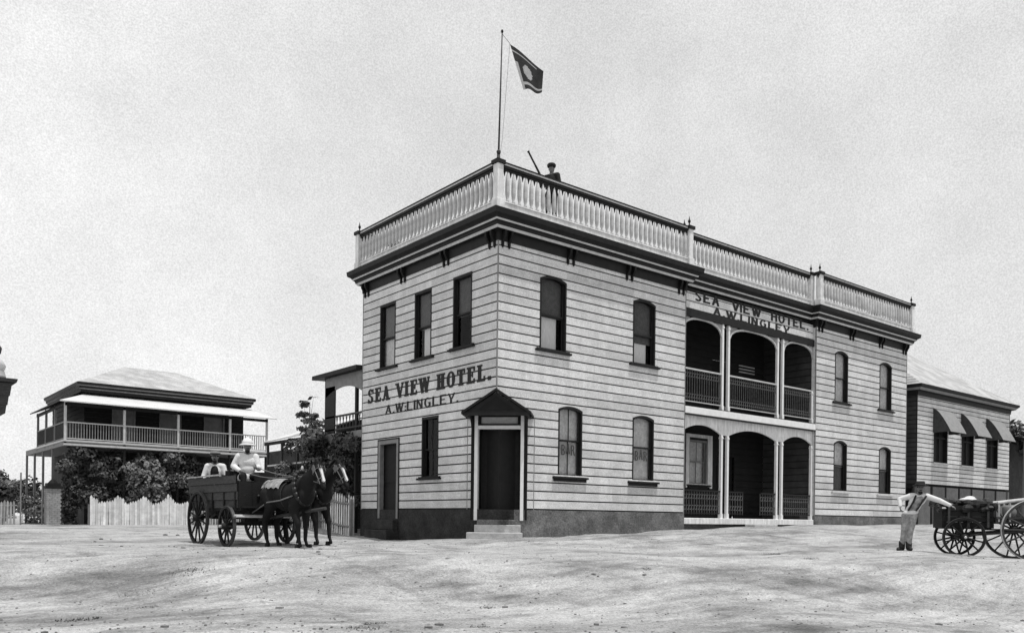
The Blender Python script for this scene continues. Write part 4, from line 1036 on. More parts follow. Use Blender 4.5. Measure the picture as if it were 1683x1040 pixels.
def rb(rr, n, c, sp, r):
    return [(c[0] + rr.uniform(-1, 1) * sp[0], c[1] + rr.uniform(-1, 1) * sp[1], c[2] + rr.uniform(-1, 1) * sp[2], r * rr.uniform(.7, 1.25), r * rr.uniform(.7, 1.25), r * rr.uniform(.6, 1.1)) for _ in range(n)]
rr = random.Random(5)
plant('shrub', 'large dense shrub under the left end of the house verandah', 'shrub', -4.3, 20.6 + 1.9, rb(rr, 14, (0, 0, 2.0), (.95, .5, 1.25), .6), 11000, .085, seed=11, group='garden shrubs in front of the verandah house')
plant('shrub', 'broad pale leaved shrub spilling over the scalloped white fence', 'shrub', -2.2, 22.3, rb(rr, 16, (0, 0, 2.05), (1.1, .4, 1.15), .6), 13000, .085, seed=12, mt='leafp', group='garden shrubs in front of the verandah house')
plant('shrub', 'dark shrub behind the wagon tray and seated passenger', 'shrub', .3, 22.5, rb(rr, 13, (0, 0, 1.7), (1.2, .4, 1.2), .6), 9000, .09, seed=13, group='garden shrubs in front of the verandah house')
plant('shrub', 'dark shrub between the brick pillar and the white fence', 'shrub', -5.75, 22.3, rb(rr, 8, (0, 0, 1.3), (.35, .4, 1.2), .42), 5000, .075, seed=14, group='garden shrubs in front of the verandah house')
plant('shrub', 'low shrub behind the iron gate', 'shrub', -7.1, 23.6, rb(rr, 7, (0, 0, .9), (.6, .4, .8), .4), 3600, .08, seed=15, mt='leafp', group='garden shrubs in front of the verandah house')
plant('creeper_bush', 'tall dark bush climbing against the hotel rear verandah', 'bush', .1, 8.8, rb(rr, 17, (-.05, .1, 2.0), (.25, 1.2, 1.2), .46), 13000, .07, seed=21, group='bushes beside the hotel')
plant('creeper_bush', 'dark leafy bush covering the near end of the cottage', 'bush', -.1, 11.0, rb(rr, 20, (0, 0, 2.1), (.35, 1.2, 1.4), .5), 16000, .075, seed=22, group='bushes beside the hotel')
plant('creeper_bush', 'low dark bush behind the picket fence', 'bush', .0, 13.2, rb(rr, 13, (0, 0, 1.4), (.2, 1.2, 1.0), .45), 8000, .075, seed=23, group='bushes beside the hotel')
plant('young_tree', 'slim young tree with sparse leaf clusters beyond the cottage roof', 'tree', .4, 12.0, [(-.1, .3, 4.7, .25, .3, .14), (.1, -.1, 4.95, .15, .2, .1), (.0, .6, 4.35, .3, .35, .1), (0, 0, 4.05, .3, .45, .12), (0, -.4, 4.2, .2, .3, .1), (.1, -.7, 3.9, .3, .4, .15), (0, .5, 3.8, .3, .3, .1)], 800, .085, trunk=(.03, (0, 0, 4.6)), seed=31, limbs=7)
for i, (x, y, h, lb) in enumerate(((-8.5, 44, 3.6, 'round tree at the far left end of the street'), (-12.5, 47, 4.4, 'tall tree cut off by the left edge beyond the street'), (-4.5, 47, 3.2, 'bushy tree glimpsed under the house verandah'))):
    plant('street_tree', lb, 'tree', x, y, rb(rr, 12, (0, 0, h * .58), (1.8, 1.8, h * .28), h * .26), 6500, .16, trunk=(.16, (0, 0, h * .6)), seed=40 + i, group='trees beyond the verandah house')
plant('yard_tree', 'dark tree above the shed at the right edge', 'tree', 41.6, 2.6, rb(rr, 9, (0, 0, 5.0), (1.4, 1.2, .7), .8), 4500, .14, trunk=(.16, (0, 0, 4.6)), seed=50)

# ------------------------------------------------------------------ carts
def wheel(root, x, y, z, r, n=12, w_=.06, mt='wood', steer=0, tyre='tyre'):
    hub = MB(); hub.lathe((0, -.14, 0), [(.03, 0), (.07, .02), (.085, .12), (.09, .2), (.06, .26), (.035, .29)], 12, ax=(0, 1, 0))
    s = 1 if y > 0 else -1
    wh = hub.build('wheel', mt, root, (x, y, z), steer, smooth=True)
    mb = MB(); k = 40
    for i in range(k):
        a0 = 2 * math.pi * i / k; a1 = 2 * math.pi * (i + 1) / k
        for ra, rb_, mi, ww in ((r - .065, r - .012, 0, w_ / 2), (r - .012, r, 1, w_ / 2 + .003)):
            v = []
            for a in (a0, a1):
                for q in (ra, rb_):
                    for yy in (-ww, ww): v.append((q * math.cos(a), yy, q * math.sin(a)))
            mb.add(v, [(0, 2, 6, 4), (1, 5, 7, 3), (0, 4, 5, 1), (2, 3, 7, 6)], mi)
    mb.build('rim', [mt, tyre], wh)
    sp = None
    for i in range(n):
        if sp is None:
            m2 = MB(); m2.tube((0, 0, .07), (0, 0, r - .06), .026, .019, 7); sp = m2.build('spoke', mt, wh, smooth=True); c = sp
        else: c = sp.copy(); sc.collection.objects.link(c); c.parent = wh
        c.rotation_euler = (0, 2 * math.pi * (i + .5) / n, 0)
    m2 = MB(); m2.lathe((0, s * .13, 0), [(.035, 0), (.035, .05), (.02, .06)], 10, ax=(0, s, 0)); m2.build('hub_cap', 'brass' if mt == 'wood' else 'mid', wh)
    return wh
W1 = (-6.08, 3.05); z1 = -.16; yaw1 = R(-89)
wg = thing('farm_wagon', 'dark four wheeled wagon with high plank sides drawn by two horses', 'wagon', (W1[0], W1[1], z1), yaw1)
for x, r in ((0, .65), (1.82, .47)):
    for y in (-.72, .72): wheel(wg, x, y, r + (.06 if y > 0 else -.03), r, 12 if x == 0 else 10)
def planks(mb, x0, x1, y, z0, z1, k, flare=0, th=.03):
    for i in range(k):
        a = z0 + (z1 - z0) * i / k; b = z0 + (z1 - z0) * (i + 1) / k - .012; f = flare * (i + .5) / k
        mb.box((x0, min(y + f, y + f + th), a), (x1, max(y + f, y + f + th), b), tone=rnd.uniform(.7, 1.3))
mb = MB(); planks(mb, -.8, 2.15, -.6, .86, 1.6, 4, -.10); side = mb.build('side_board', 'woodm', wg)
mb = MB()
for x in (-.7, 0, .7, 1.4, 2.05): mb.box((x, -.66, .8), (x + .05, -.625, 1.62))
mb.build('stanchion', 'wood', side)
mb = MB(); planks(mb, -.8, 2.15, .57, .86, 1.6, 4, .10); mb.build('side_board', 'woodm', wg)
mb = MB(); mb.box((-.83, -.62, .86), (-.79, .62, 1.55)); mb.build('tailboard', 'wood', wg)
mb = MB(); mb.box((2.15, -.6, .86), (2.19, .6, 1.45)); mb.box((2.19, -.55, .86), (2.5, .55, .90)); mb.build('front_board', 'wood', wg)
mb = MB(); mb.box((-.8, -.57, .80), (2.2, .57, .86)); mb.build('tray_floor', 'wood', wg)
mb = MB(); mb.box((-.5, -.3, .66), (2.1, -.22, .8)); mb.box((-.5, .22, .66), (2.1, .3, .8)); mb.tube((0, -.7, .65), (0, .7, .65), .04); mb.tube((1.82, -.7, .5), (1.82, .7, .5), .04); mb.box((1.7, -.35, .5), (1.94, .35, .66)); mb.box((-.08, -.35, .6), (.08, .35, .68)); mb.build('undercarriage', 'wood', wg)
mb = MB()
for y in (-.42, .42):
    for x in (0, 1.82): mb.path([(x - .4, y, .74), (x - .2, y, .67), (x, y, .65), (x + .2, y, .67), (x + .4, y, .74)], .022)
mb.build('leaf_spring', 'iron', wg)
mb = MB(); mb.box((1.45, -.6, 1.42), (1.85, .6, 1.48)); mb.box((1.38, -.6, 1.48), (1.43, .6, 1.72)); mb.build('driver_seat', 'wood', wg)
mb = MB(); mb.box((-.35, -.56, 1.26), (0.0, .56, 1.32)); mb.build('rear_seat', 'wood', wg)
mb = MB(); mb.tube((1.9, .0, .6), (4.35, .42, .86), .045, .035); mb.build('draft_pole', 'woodm', wg)
mb = MB(); mb.tube((2.3, -.75, .68), (2.3, .95, .68), .03); mb.tube((2.42, -.75, .66), (2.42, -.1, .66), .02); mb.tube((2.42, .3, .66), (2.42, .95, .66), .02); mb.build('swingletree', 'woodl', wg)
mb = MB(); mb.box((.2, -.745, 1.60), (1.35, -.69, 1.635)); mb.box((-.8, -.73, 1.6), (.2, -.69, 1.625)); mb.build('top_rail', 'woodl', side)

W2 = (9.75, -9.27); yaw2 = R(128); z2 = -.36
ct = thing('dray_cart', 'dark dray with small front wheels and large rear wheels at the right edge', 'cart', (W2[0], W2[1], z2), yaw2)
for y in (-.75, .75): wheel(ct, 0, y, .75, .76, 14, .07, 'woodm', tyre='woodl' if y > 0 else 'tyre')
FA = 1.5; STE = R(-4)
for y in (-.6, .6): wheel(ct, FA - y * math.sin(STE), y * math.cos(STE), .55, .50, 12, .05, 'wood', steer=STE)
mb = MB(); mb.tube((0, -.75, .76), (0, .75, .76), .045); mb.tube((FA + .6 * math.sin(STE), -.6 * math.cos(STE), .55), (FA - .6 * math.sin(STE), .6 * math.cos(STE), .55), .045); mb.tube((0, 0, .74), (FA, 0, .62), .045); mb.tube((0, .42, .72), (FA - .3, .2, .62), .03); mb.tube((0, -.42, .72), (FA - .3, -.2, .62), .03); mb.tube((FA, 0, .5), (FA, 0, .85), .07); mb.build('undercarriage', 'woodm', ct)
mb = MB(); planks(mb, .86, 1.98, .38, .80, 1.36, 4, .08); planks(mb, .86, 1.98, -.41, .80, 1.36, 4, -.08); mb.box((1.98, -.44, .78), (2.02, .44, 1.34)); mb.box((.82, -.44, .78), (.86, .44, 1.34)); mb.box((.86, -.38, .76), (1.98, .38, .80)); mb.build('front_box', 'wood', ct)
for x in (.95, 1.4, 1.85): mb = MB(); mb.box((x, .49, .8), (x + .05, .53, 1.4)); mb.build('stanchion', 'woodm', ct)
mb = MB(); mb.box((-.9, -.6, 1.02), (.80, .6, 1.07)); mb.box((-.9, .45, .9), (.80, .52, 1.02)); mb.box((-.9, -.52, .9), (.80, -.45, 1.02)); mb.build('deck', 'woodm', ct)
for s_ in (-1, 1): mb = MB(); mb.tube((.78, s_ * .58, 1.42), (-1.1, s_ * .62, 1.66), .035); mb.build('side_rail', 'woodl', ct)
for x, y in ((.74, .55), (.5, .57), (-.1, .58), (.7, -.5), (.3, -.53)): mb = MB(); mb.tube((x, y, .95), (x, y, 1.40 - (x - 1) * .12), .022); mb.build('stake', 'woodl', ct)
mb = MB(); mb.lathe((.4, .2, 1.07), [(.14, 0), (.16, .1), (.16, .24), (.13, .3)], 14); mb.build('keg', 'mid', ct, smooth=True)
ld = MB()
for i in range(120):
    ld.ell((rnd.uniform(.8, 2.05), rnd.uniform(-.5, .5), rnd.uniform(1.24, 1.46)), (rnd.uniform(.07, .15),) * 2 + (rnd.uniform(.05, .12),), Matrix.Rotation(rnd.uniform(0, 6), 3, 'Z'), 8)
ldo = ld.build('load', 'leather', None, (W2[0], W2[1], z2), yaw2); tag(ldo, 'dark lumpy load heaped over the front box of the dray', 'load')
mb = MB(); mb.ell((1.35, .2, 1.50), (.22, .16, .06), n=14); mb.ell((1.3, .15, 1.55), (.13, .1, .05), n=12)
o = mb.build('cloth_bundle', 'shirt', None, (W2[0], W2[1], z2), yaw2, smooth=True); tag(o, 'white folded cloth lying on top of the dray load', 'cloth')

# ------------------------------------------------------------------ horses
def horse(label, x, y, z, yaw, headturn=0, seed=1):
    rr = random.Random(seed)
    h = thing('horse', label, 'horse', (x, y, z), yaw, group='team of wagon horses')
    mb = MB()
    E = lambda c, r, a=0, n=16: mb.ell(c, r, Matrix.Rotation(a, 3, 'Y'), n)
    E((.02, 0, 1.22), (.33, .27, .30), .2); E((.22, 0, 1.18), (.36, .27, .29)); E((.6, 0, 1.11), (.47, .30, .33)); E((.95, 0, 1.14), (.34, .25, .33)); E((1.12, 0, 1.14), (.24, .2, .28), -.3)
    E((.98, 0, 1.38), (.28, .10, .12), .2); E((1.28, 0, 1.12), (.14, .19, .2))
    ht = headturn
    nk = [(1.18, 0, 1.26, .25), (1.38, 0, 1.46, .19), (1.55, .02 * ht, 1.60, .14), (1.66, .06 * ht, 1.72, .11)]
    for a, b in zip(nk[:-1], nk[1:]):
        for k in range(5):
            t = k / 4; mb.ell([a[i] * (1 - t) + b[i] * t for i in range(3)], ((a[3] * (1 - t) + b[3] * t) * 1.08, (a[3] * (1 - t) + b[3] * t) * .66, (a[3] * (1 - t) + b[3] * t) * 1.08), n=12)
    HX = Matrix.Translation((1.68, .06 * ht, 1.74)) @ Matrix.Rotation(.35 * ht, 4, 'Z') @ Matrix.Rotation(R(52), 4, 'Y')
    hd = [(0, .105, .115), (.10, .098, .125), (.2, .085, .115), (.3, .068, .09), (.4, .056, .07), (.5, .055, .062), (.56, .05, .052)]
    for a, b in zip(hd[:-1], hd[1:]):
        for k in range(3):
            t = k / 3; c = HX @ Vector((a[0] * (1 - t) + b[0] * t, 0, -.02)); mb.ell(c, (.07, a[1] * (1 - t) + b[1] * t, a[2] * (1 - t) + b[2] * t), (HX.to_3x3()), 12)
    for s in (-1, 1):
        e = HX @ Vector((-.03, s * .06, .09)); tip = HX @ Vector((-.13, s * .075, .20)); mb.tube(e, tip, .032, .008, 8); mb.ell(e, (.035, .03, .035))
        # hind leg: stifle forward, hock back
        hp = Vector((.02, s * .15, 1.15)); stf = Vector((.17, s * .17, .92)); hk = Vector((-.14, s * .15, .56)); fe = Vector((-.10 + rr.uniform(-.02, .05), s * .15, .19)); hf = Vector((fe.x + .07, s * .15, .05))
        mb.ell((.03, s * .13, 1.12), (.22, .13, .27)); mb.cap(hp, stf, .21, .15); mb.cap(stf, hk, .135, .075); mb.cap(hk, fe, .066, .05); mb.ell(hk + Vector((-.03, 0, .03)), (.045, .035, .06)); mb.ell(fe, (.052, .048, .055)); mb.cap(fe, hf, .04, .045)
        # foreleg
        dx = rr.uniform(-.08, .12)
        eb = Vector((1.03, s * .16, .86)); kn = Vector((1.10 + dx, s * .155, .50)); ff = Vector((1.10 + dx * 1.3, s * .155, .18)); fh = Vector((ff.x + .07, s * .155, .05))
        mb.ell((1.05, s * .15, 1.0), (.17, .10, .26)); mb.cap(eb, kn, .12, .066); mb.ell(kn, (.058, .052, .065)); mb.cap(kn, ff, .056, .046); mb.ell(ff, (.05, .045, .05)); mb.cap(ff, fh, .038, .042)
    body = fuse(mb, 'body', 'horse', h, .022, 5)
    for s in (-1, 1):
        for xx, yy in ((-.03, .15), (1.19, .155)):
            mb = MB(); mb.lathe((xx + (.02 if xx < 0 else .0), s * yy, -.0), [(.062, 0), (.05, .08)], 10); mb.build('hoof', 'mane', h, smooth=True)
        mb = MB(); mb.ell(HX @ Vector((.09, s * .093, .035)), (.018, .012, .018)); mb.build('eye', 'leather', h)
    mb = MB(); mb.prism([(.02, -.02), (.14, -.035), (.3, -.02), (.44, -.03), (.47, 0), (.44, .03), (.3, .02), (.14, .035), (.02, .02)], lambda a, b, d: HX @ Vector((a, b, .128 - max(0, a - .12) * .17 + d)), -.05, .0); mb.build('blaze', 'blaze', h)
    mb = MB()
    for i in range(70):
        t = rr.random(); a = Vector((1.14 + .50 * t, 0, 1.48 + .42 * t)); L_ = rr.uniform(.12, .26)
        mb.tube(a, a + Vector((-.06, rr.choice((-1, 1)) * rr.uniform(.06, .13), -L_)), .016, .004, 4)
    for i in range(8): a = HX @ Vector((-.08, 0, .12)); mb.tube(a, HX @ Vector((.16, rr.uniform(-.05, .05), .135)), .014, .004, 4)
    mb.build('mane', 'mane', h)
    mb = MB()
    for i in range(60):
        a = Vector((-.28, rr.uniform(-.02, .02), 1.30)); p = Vector((-.38 + rr.uniform(-.03, .03), rr.uniform(-.06, .06), .95)); q = Vector((-.36 + rr.uniform(-.06, .08), rr.uniform(-.08, .08), rr.uniform(.42, .6)))
        mb.tube(a, p, .018, .016, 4); mb.tube(p, q, .016, .004, 4)
    mb.build('tail', 'mane', h)
    if seed == 2:      # pale cloth over the rump and back
        mb = MB(); vs = []
        for i in range(13):
            for j in range(17):
                x = -.12 + .72 * i / 12; a = R(-68 + 136 * j / 16 + 4 * math.sin(i * 2)); cx = min(1, abs(x - .2) / .62)
                vs.append((x, (.30 - .03 * cx) * math.sin(a), 1.17 + (.345 - .03 * cx ** 2) * math.cos(a)))
        mb.add(vs, [(i * 17 + j, i * 17 + j + 1, (i + 1) * 17 + j + 1, (i + 1) * 17 + j) for i in range(12) for j in range(16)]); mb.build('back_cloth', 'trouser', h, smooth=True)
    # harness
    mb = MB(); k = 20
    cen = Vector((1.17, 0, 1.30))
    pts = [cen + Vector((.10 * math.cos(2 * math.pi * i / k) * -.9, .235 * math.sin(2 * math.pi * i / k), .36 * math.cos(2 * math.pi * i / k))) for i in range(k + 1)]
    mb.path(pts, .048, 8); col = mb.build('collar', 'leather', h, smooth=True)
    mb = MB(); mb.path([p + Vector((.03, 0, 0)) for p in pts], .014, 6); mb.ell(cen + Vector((-.06, 0, .42)), (.03, .03, .06)); mb.build('hames', 'brass', col)
    def loop(c, ry, rz, r, nm, mt, x2=0):
        m_ = MB(); m_.path([(c[0] + x2 * math.cos(2 * math.pi * i / 20), c[1] + ry * math.sin(2 * math.pi * i / 20), c[2] + rz * math.cos(2 * math.pi * i / 20)) for i in range(21)], r, 5); m_.build(nm, mt, h)
    loop((.72, 0, 1.13), .29, .315, .018, 'girth', 'leather'); loop((.0, 0, 1.2), .295, .30, .016, 'breeching', 'strap')
    mb = MB(); mb.path([(1.12, -.24, 1.12), (.72, -.30, 1.02), (.2, -.30, .98), (-.45, -.28, .75)], .016); mb.path([(1.12, .24, 1.12), (.72, .30, 1.02), (.2, .30, .98), (-.45, .28, .75)], .016); mb.build('trace', 'strap', h)
    mb = MB(); mb.box((.6, -.14, 1.44), (.82, .14, 1.47)); mb.build('saddle_pad', 'leather', h)
    mb = MB()
    for xx, ry, rz in ((.12, .108, .135), (.36, .075, .09)):
        mb.path([HX @ Vector((xx, ry * math.sin(2 * math.pi * i / 16), -.02 + rz * math.cos(2 * math.pi * i / 16))) for i in range(17)], .011, 5)
    for s in (-1, 1):
        mb.path([HX @ Vector((.0, s * .105, .03)), HX @ Vector((.36, s * .075, 0)), HX @ Vector((.46, s * .06, -.03))], .010, 5)
        mb.box((.04, s * .12 - .004, -.03), (.17, s * .12 + .004, .09), X=HX)
    mb.build('bridle', 'strap', h)
    return h, (HX @ Vector((.46, 0, -.03)))
hy1 = R(-83)
h1, bit1 = horse('near dark wagon horse with a pale cloth over its back', -5.98, .45, gz(-6, 0), R(-82), -.3, 2)
h2, bit2 = horse('far dark wagon horse partly hidden behind its teammate', -5.38, .74, gz(-5, 0) + .01, hy1, .5, 5)

# ------------------------------------------------------------------ people
def person(label, loc, yaw, J, clothes, seed=1, look=0, tilt=0, group=None):
    p = thing('person', label, 'person', loc, yaw, group)
    V = {k: Vector(v) for k, v in J.items()}
    mb = MB()
    hd = V['head']; HM = Matrix.Rotation(look, 3, 'Z') @ Matrix.Rotation(tilt, 3, 'Y')
    mb.ell(hd, (.098, .076, .115), HM, 16); mb.ell(hd + HM @ Vector((.025, 0, -.055)), (.07, .058, .075), HM, 12)
    mb.tube(hd + HM @ Vector((.09, 0, .015)), hd + HM @ Vector((.122, 0, -.025)), .010, .017, 8); mb.ell(hd + HM @ Vector((.112, 0, -.027)), (.018, .017, .013), HM, 8)
    mb.ell(hd + HM @ Vector((.086, 0, -.062)), (.017, .028, .008), HM, 8)
    for s in (-1, 1): mb.ell(hd + HM @ Vector((-.005, s * .078, -.01)), (.02, .012, .033), HM, 8)
    mb.cap(hd + Vector((-.015, 0, -.07)), V['neck'], .056, .062)
    ch, pv = V['chest'], V['pelvis']; d = (ch - pv)
    ax = (V['shL'] - V['shR']).normalized(); zz = d.normalized(); xx = ax.cross(zz).normalized(); TM = Matrix((xx, ax, zz)).transposed()
    mb.ell(ch + zz * .02, (.115, .165, .17), TM, 16); mb.ell(ch.lerp(pv, .5), (.10, .135, .17), TM, 16); mb.ell(pv, (.115, .16, .13), TM, 16)
    mb.cap(V['neck'] - zz * .02, V['shL'], .07, .065); mb.cap(V['neck'] - zz * .02, V['shR'], .07, .065)
    for s in 'LR':
        mb.cap(V['sh' + s], V['el' + s], .056, .042); mb.cap(V['el' + s], V['wr' + s], .041, .027)
        fa = (V['wr' + s] - V['el' + s]).normalized(); sd = Vector(J.get('palm' + s, (0, 0, -1))).normalized(); sd = (sd - fa * sd.dot(fa)).normalized(); lat = fa.cross(sd)
        pc = V['wr' + s] + fa * .05; PM = Matrix((fa, lat, sd)).transposed(); mb.ell(pc, (.055, .042, .018), PM, 10)
        curl = J.get('curl', 1.0)
        for i, ln in enumerate((.07, .078, .074, .058)):
            b = V['wr' + s] + fa * .088 + lat * (-.03 + .02 * i); m_ = b + fa * (ln * .5) + sd * (.012 * curl); e = m_ + fa * (ln * .5 * (1 - .5 * curl)) + sd * (ln * .4 * curl); mb.cap(b, m_, .0115, .0105, 7); mb.cap(m_, e, .0105, .009, 7)
        b = V['wr' + s] + fa * .03 - lat * .035; m_ = b + fa * .03 - lat * .025 + sd * .008; mb.cap(b, m_, .014, .012, 7); mb.cap(m_, m_ + fa * .03 + sd * .012, .012, .010, 7)
        mb.cap(V['hip' + s], V['kn' + s], .085, .058); mb.cap(V['kn' + s], V['an' + s], .056, .038); mb.cap(V['an' + s] + Vector((0, 0, -.03)), V['toe' + s], .042, .03)
    fuse(mb, 'body', 'skin', p, .011, 2)
    for s in (-1, 1):
        m_ = MB(); m_.ell(hd + HM @ Vector((.088, s * .032, .012)), (.012, .014, .008), HM, 8); m_.build('eye', 'leather', p)
    m_ = MB(); m_.ell(hd + HM @ Vector((-.012, 0, .028)), (.102, .083, .105), HM, 14); m_.ell(hd + HM @ Vector((-.05, 0, -.03)), (.06, .072, .07), HM, 12); 
    hair = fuse(m_, 'hair', 'mane', p, .012, 1)
    if clothes.get('beard'):
        m_ = MB(); m_.ell(hd + HM @ Vector((.045, 0, -.105)), (.05, .052, .06), HM, 12); m_.ell(hd + HM @ Vector((.096, 0, -.05)), (.018, .04, .012), HM, 8); m_.build('beard', 'mane', p, smooth=True)
    tm, bm_ = clothes['top'], clothes['bottom']
    mb = MB(); g_ = clothes.get('bulk', .016)
    mb.ell(ch + zz * .02, (.125 + g_, .175 + g_, .18), TM, 16); mb.ell(ch.lerp(pv, .5), (.115 + g_, .15 + g_, .18), TM, 16)
    if clothes.get('coat'): mb.ell(pv - zz * .05, (.14 + g_, .185 + g_, .18), TM, 16)
    else: mb.ell(pv + zz * .03, (.12 + g_, .165 + g_, .12), TM, 16)
    mb.cap(V['neck'] - zz * .035, V['shL'], .07, .075 + g_ * .4); mb.cap(V['neck'] - zz * .035, V['shR'], .07, .075 + g_ * .4)
    for s in 'LR':
        cu = V['wr' + s] - (V['wr' + s] - V['el' + s]).normalized() * .015
        mb.cap(V['sh' + s], V['el' + s], .07 + g_ * .5, .058 + g_ * .4); mb.cap(V['el' + s], cu, .058 + g_ * .4, .042 + g_ * .3)
    fuse(mb, clothes.get('topname', 'shirt'), tm, p, .015, 3)
    mb = MB(); mb.ell(pv, (.13, .175, .14), TM, 14)
    for s in 'LR':
        mb.cap(V['hip' + s], V['kn' + s], .102, .076); mb.cap(V['kn' + s], V['an' + s] + Vector((0, 0, .0)), .074, .062)
    fuse(mb, 'trousers', bm_, p, .015, 3)
    bk = clothes.get('boots', .062)
    for s in 'LR':
        m_ = MB(); m_.cap(V['an' + s] + Vector((0, 0, .10)), V['an' + s] + Vector((0, 0, -.03)), bk, bk - .004); m_.cap(V['an' + s] + Vector((-.03, 0, -.045)), V['toe' + s], .058, .048); fuse(m_, 'boot', 'boot', p, .014, 2)
    if clothes.get('vest'):
        mb = MB(); mb.ell(ch + zz * .015, (.135 + g_, .165, .185), TM, 16); mb.ell(ch.lerp(pv, .5), (.125 + g_, .16, .17), TM, 16)
        fuse(mb, 'waistcoat', clothes['vest'], p, .016, 2)
    if clothes.get('braces'):
        for s in (-1, 1):
            m_ = MB()
            for sg in (1, -1): m_.path([pv + TM @ Vector((sg * .14, s * .09, .08)), ch + TM @ Vector((sg * .155, s * .10, .0)), ch + TM @ Vector((sg * .11, s * .115, .14)), ch + TM @ Vector((0, s * .12, .215))], .024, 6)
            m_.build('brace', 'boot', p)
    hs = clothes.get('hat')
    if hs:
        c = hd + HM @ Vector((-.005, 0, .045)); A = HM @ Vector((0, 0, 1))
        if hs == 'pith': pr = [(.19, -.015), (.19, .0), (.125, .03), (.118, .08), (.10, .12), (.06, .15), (.02, .165), (.018, .185), (.004, .19)]; mt = 'hatw'
        elif hs == 'cap': pr = [(.115, -.0), (.12, .03), (.13, .06), (.10, .095), (.03, .105), (.004, .105)]; mt = 'hat'
        else: pr = [(.185, .0), (.185, .012), (.112, .02), (.108, .09), (.09, .12), (.04, .11), (.004, .105)]; mt = 'hat'
        m_ = MB(); m_.lathe(c, pr, 20, ax=A); ho = m_.build('hat', clothes.get('hatmat', mt), p, smooth=True)
        m_ = MB(); m_.lathe(c, [(.124, .028 if hs == 'pith' else .02), (.126, .05), (.12, .052)], 20, ax=A); m_.build('hat_band', 'strap' if hs == 'pith' else 'leather', ho, smooth=True)
        if hs == 'cap': m_ = MB(); m_.ell(c + HM @ Vector((.11, 0, .0)), (.06, .075, .01), HM, 12); m_.build('peak', 'leather', ho)
    return p, V
def stand(**k):
    J = dict(head=(.02, 0, 1.63), neck=(0, 0, 1.47), chest=(0, 0, 1.27), pelvis=(0, 0, .95), shL=(0, .185, 1.42), shR=(0, -.185, 1.42), elL=(-.03, .24, 1.13), elR=(-.03, -.24, 1.13), wrL=(.06, .25, .90), wrR=(.06, -.25, .90),
        hipL=(0, .09, .90), hipR=(0, -.09, .90), knL=(.02, .10, .50), knR=(.02, -.10, .50), anL=(-.02, .10, .10), anR=(-.02, -.10, .10), toeL=(.14, .12, .04), toeR=(.14, -.12, .04))
    J.update(k); return J
# man by the dray, arms spread, facing the camera
mx_, my_ = 7.0, -7.62
yawm = math.atan2(CAMY - my_, CAMX - mx_) + .12
person('man in white shirt, braces and dark hat standing with arms spread beside the dray', (mx_, my_, gz(mx_, my_)), yawm,
    stand(head=(.04, .29, 1.56), neck=(0, .27, 1.40), chest=(0, .22, 1.21), pelvis=(0, .06, .92), shL=(.0, .45, 1.35), shR=(.0, .09, 1.36), elL=(.05, .72, 1.25), wrL=(.12, .95, 1.13), elR=(-.06, -.16, 1.28), wrR=(.05, -.16, 1.10),
        palmL=(0, 0, -1), palmR=(0, 1, 0), hipL=(0, .15, .88), hipR=(0, -.03, .88), knL=(.06, .07, .47), knR=(.0, -.06, .49), anL=(.0, .05, .11), anR=(-.06, -.10, .10), toeL=(.15, .08, .05), toeR=(.08, -.20, .04)),
    dict(top='shirt', bottom='trouser', vest='trouser', braces=True, hat='felt', beard=True, boots=.078), tilt=.1)
# man on the roof with a long spyglass
xr, yr = 2.0, .16
yawr = math.atan2(CAMY - yr, CAMX - xr) - .5
pr_, Vr = person('man in dark suit and cap on the hotel roof behind the balustrade', (xr, yr, 8.76), yawr,
    stand(elR=(.02, -.28, 1.16), wrR=(.20, -.16, 1.28), palmR=(0, 1, 0), elL=(.02, .26, 1.15), wrL=(.22, .12, 1.14), palmL=(0, -1, 0)), dict(top='suit', topname='jacket', bottom='suit', hat='cap', coat=True), look=.3)
Mr = Matrix.Translation((xr, yr, 8.76)) @ Matrix.Rotation(yawr, 4, 'Z')
mb = MB(); q0 = Mr @ (Vr['wrR'] + Vector((.03, .06, -.12))); dirp = (rt * -.47 + up * .88 + fw * -.05).normalized()
mb.tube(q0, q0 + dirp * .55, .03, .03, 10); mb.tube(q0 + dirp * .55, q0 + dirp * .98, .026, .026, 10)
mb.tube(q0 + dirp * .97, q0 + dirp * 1.0, .034, .034, 10)
o = mb.build('long_tube', 'dark', None, smooth=False); tag(o, 'long dark rod raised by the man on the roof', 'rod')
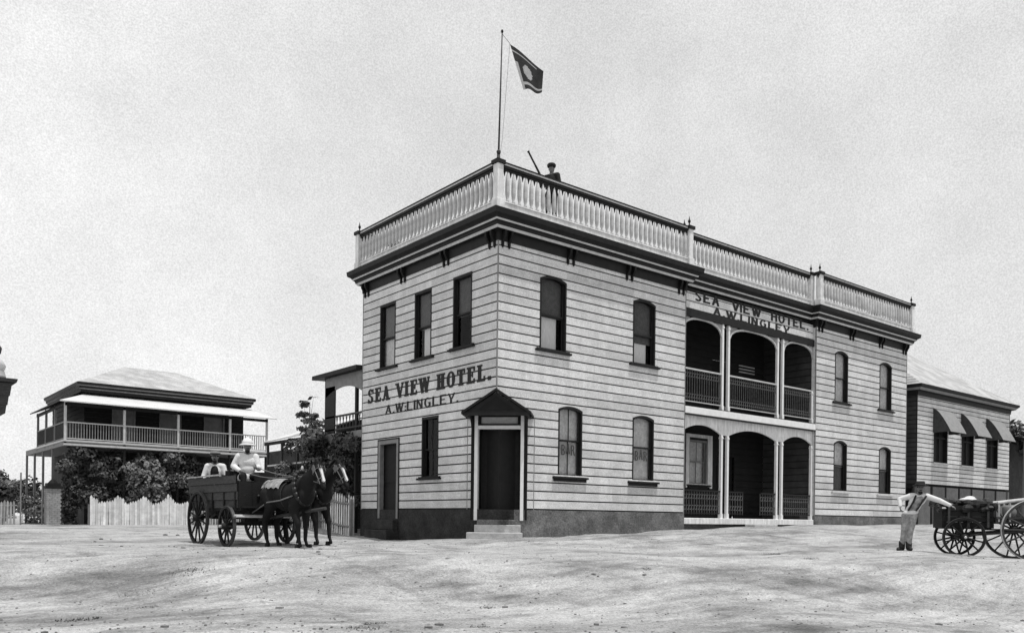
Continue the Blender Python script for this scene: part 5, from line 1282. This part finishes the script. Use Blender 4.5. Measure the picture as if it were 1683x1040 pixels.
# seated driver and passenger
def sit(**k):
    J = dict(head=(.05, 0, .79), neck=(.02, 0, .63), chest=(.0, 0, .42), pelvis=(0, 0, .10), shL=(.02, .185, .56), shR=(.02, -.185, .56), elL=(.10, .25, .30), elR=(.10, -.25, .30), wrL=(.34, .16, .30), wrR=(.34, -.14, .32),
        hipL=(.02, .10, .08), hipR=(.02, -.10, .08), knL=(.44, .16, .10), knR=(.44, -.14, .10), anL=(.46, .16, -.32), anR=(.50, -.14, -.32), toeL=(.62, .17, -.37), toeR=(.66, -.15, -.37), palmL=(0, -1, 0), palmR=(0, 1, 0))
    J.update(k); return J
WM = Matrix.Translation((W1[0], W1[1], z1)) @ Matrix.Rotation(yaw1, 4, 'Z')
pd = WM @ Vector((1.55, -.15, 1.50))
drv, Vd = person('driver in white coat and pith helmet holding the reins', pd, yaw1 - .25, sit(elR=(-.02, -.30, .33), wrR=(.26, -.20, .22)), dict(top='shirt', topname='coat', bottom='suit', coat=True, bulk=.035, hat='pith', beard=True), look=-.1)
pp = WM @ Vector((-.22, -.22, 1.34))
person('passenger in dark waistcoat and white sleeves seated behind the driver', pp, yaw1 - .55, sit(elL=(.06, .27, .30), elR=(.06, -.27, .30), wrL=(.26, .22, .18), wrR=(.26, -.22, .18), knL=(.40, .16, .12), knR=(.40, -.14, .12)), dict(top='shirt', bottom='suit', vest='suit', hat='cap', hatmat='mid', beard=True))
# reins
DM = Matrix.Translation(pd) @ Matrix.Rotation(yaw1 - .25, 4, 'Z')
for lab, hh, bt, wr in (('slack pale rein running from the driver to the near horse', h1, bit1, 'wrR'), ('slack pale rein running from the driver to the far horse', h2, bit2, 'wrL')):
    HM_ = Matrix.Translation(hh.location) @ Matrix.Rotation(hh.rotation_euler.z, 4, 'Z')
    a = DM @ (Vd[wr] + Vector((.09, 0, -.01))); b = HM_ @ bt; c = HM_ @ Vector((.95, 0, 1.56)); pts = []
    for i in range(9): t = i / 8; q = a.lerp(c, t); q.z -= .10 * math.sin(math.pi * t); pts.append(q)
    for i in range(1, 6): t = i / 5; pts.append(c.lerp(b, t))
    mb = MB(); mb.path(pts, .011, 5); o = mb.build('rein', 'strap', None); tag(o, lab, 'rein')
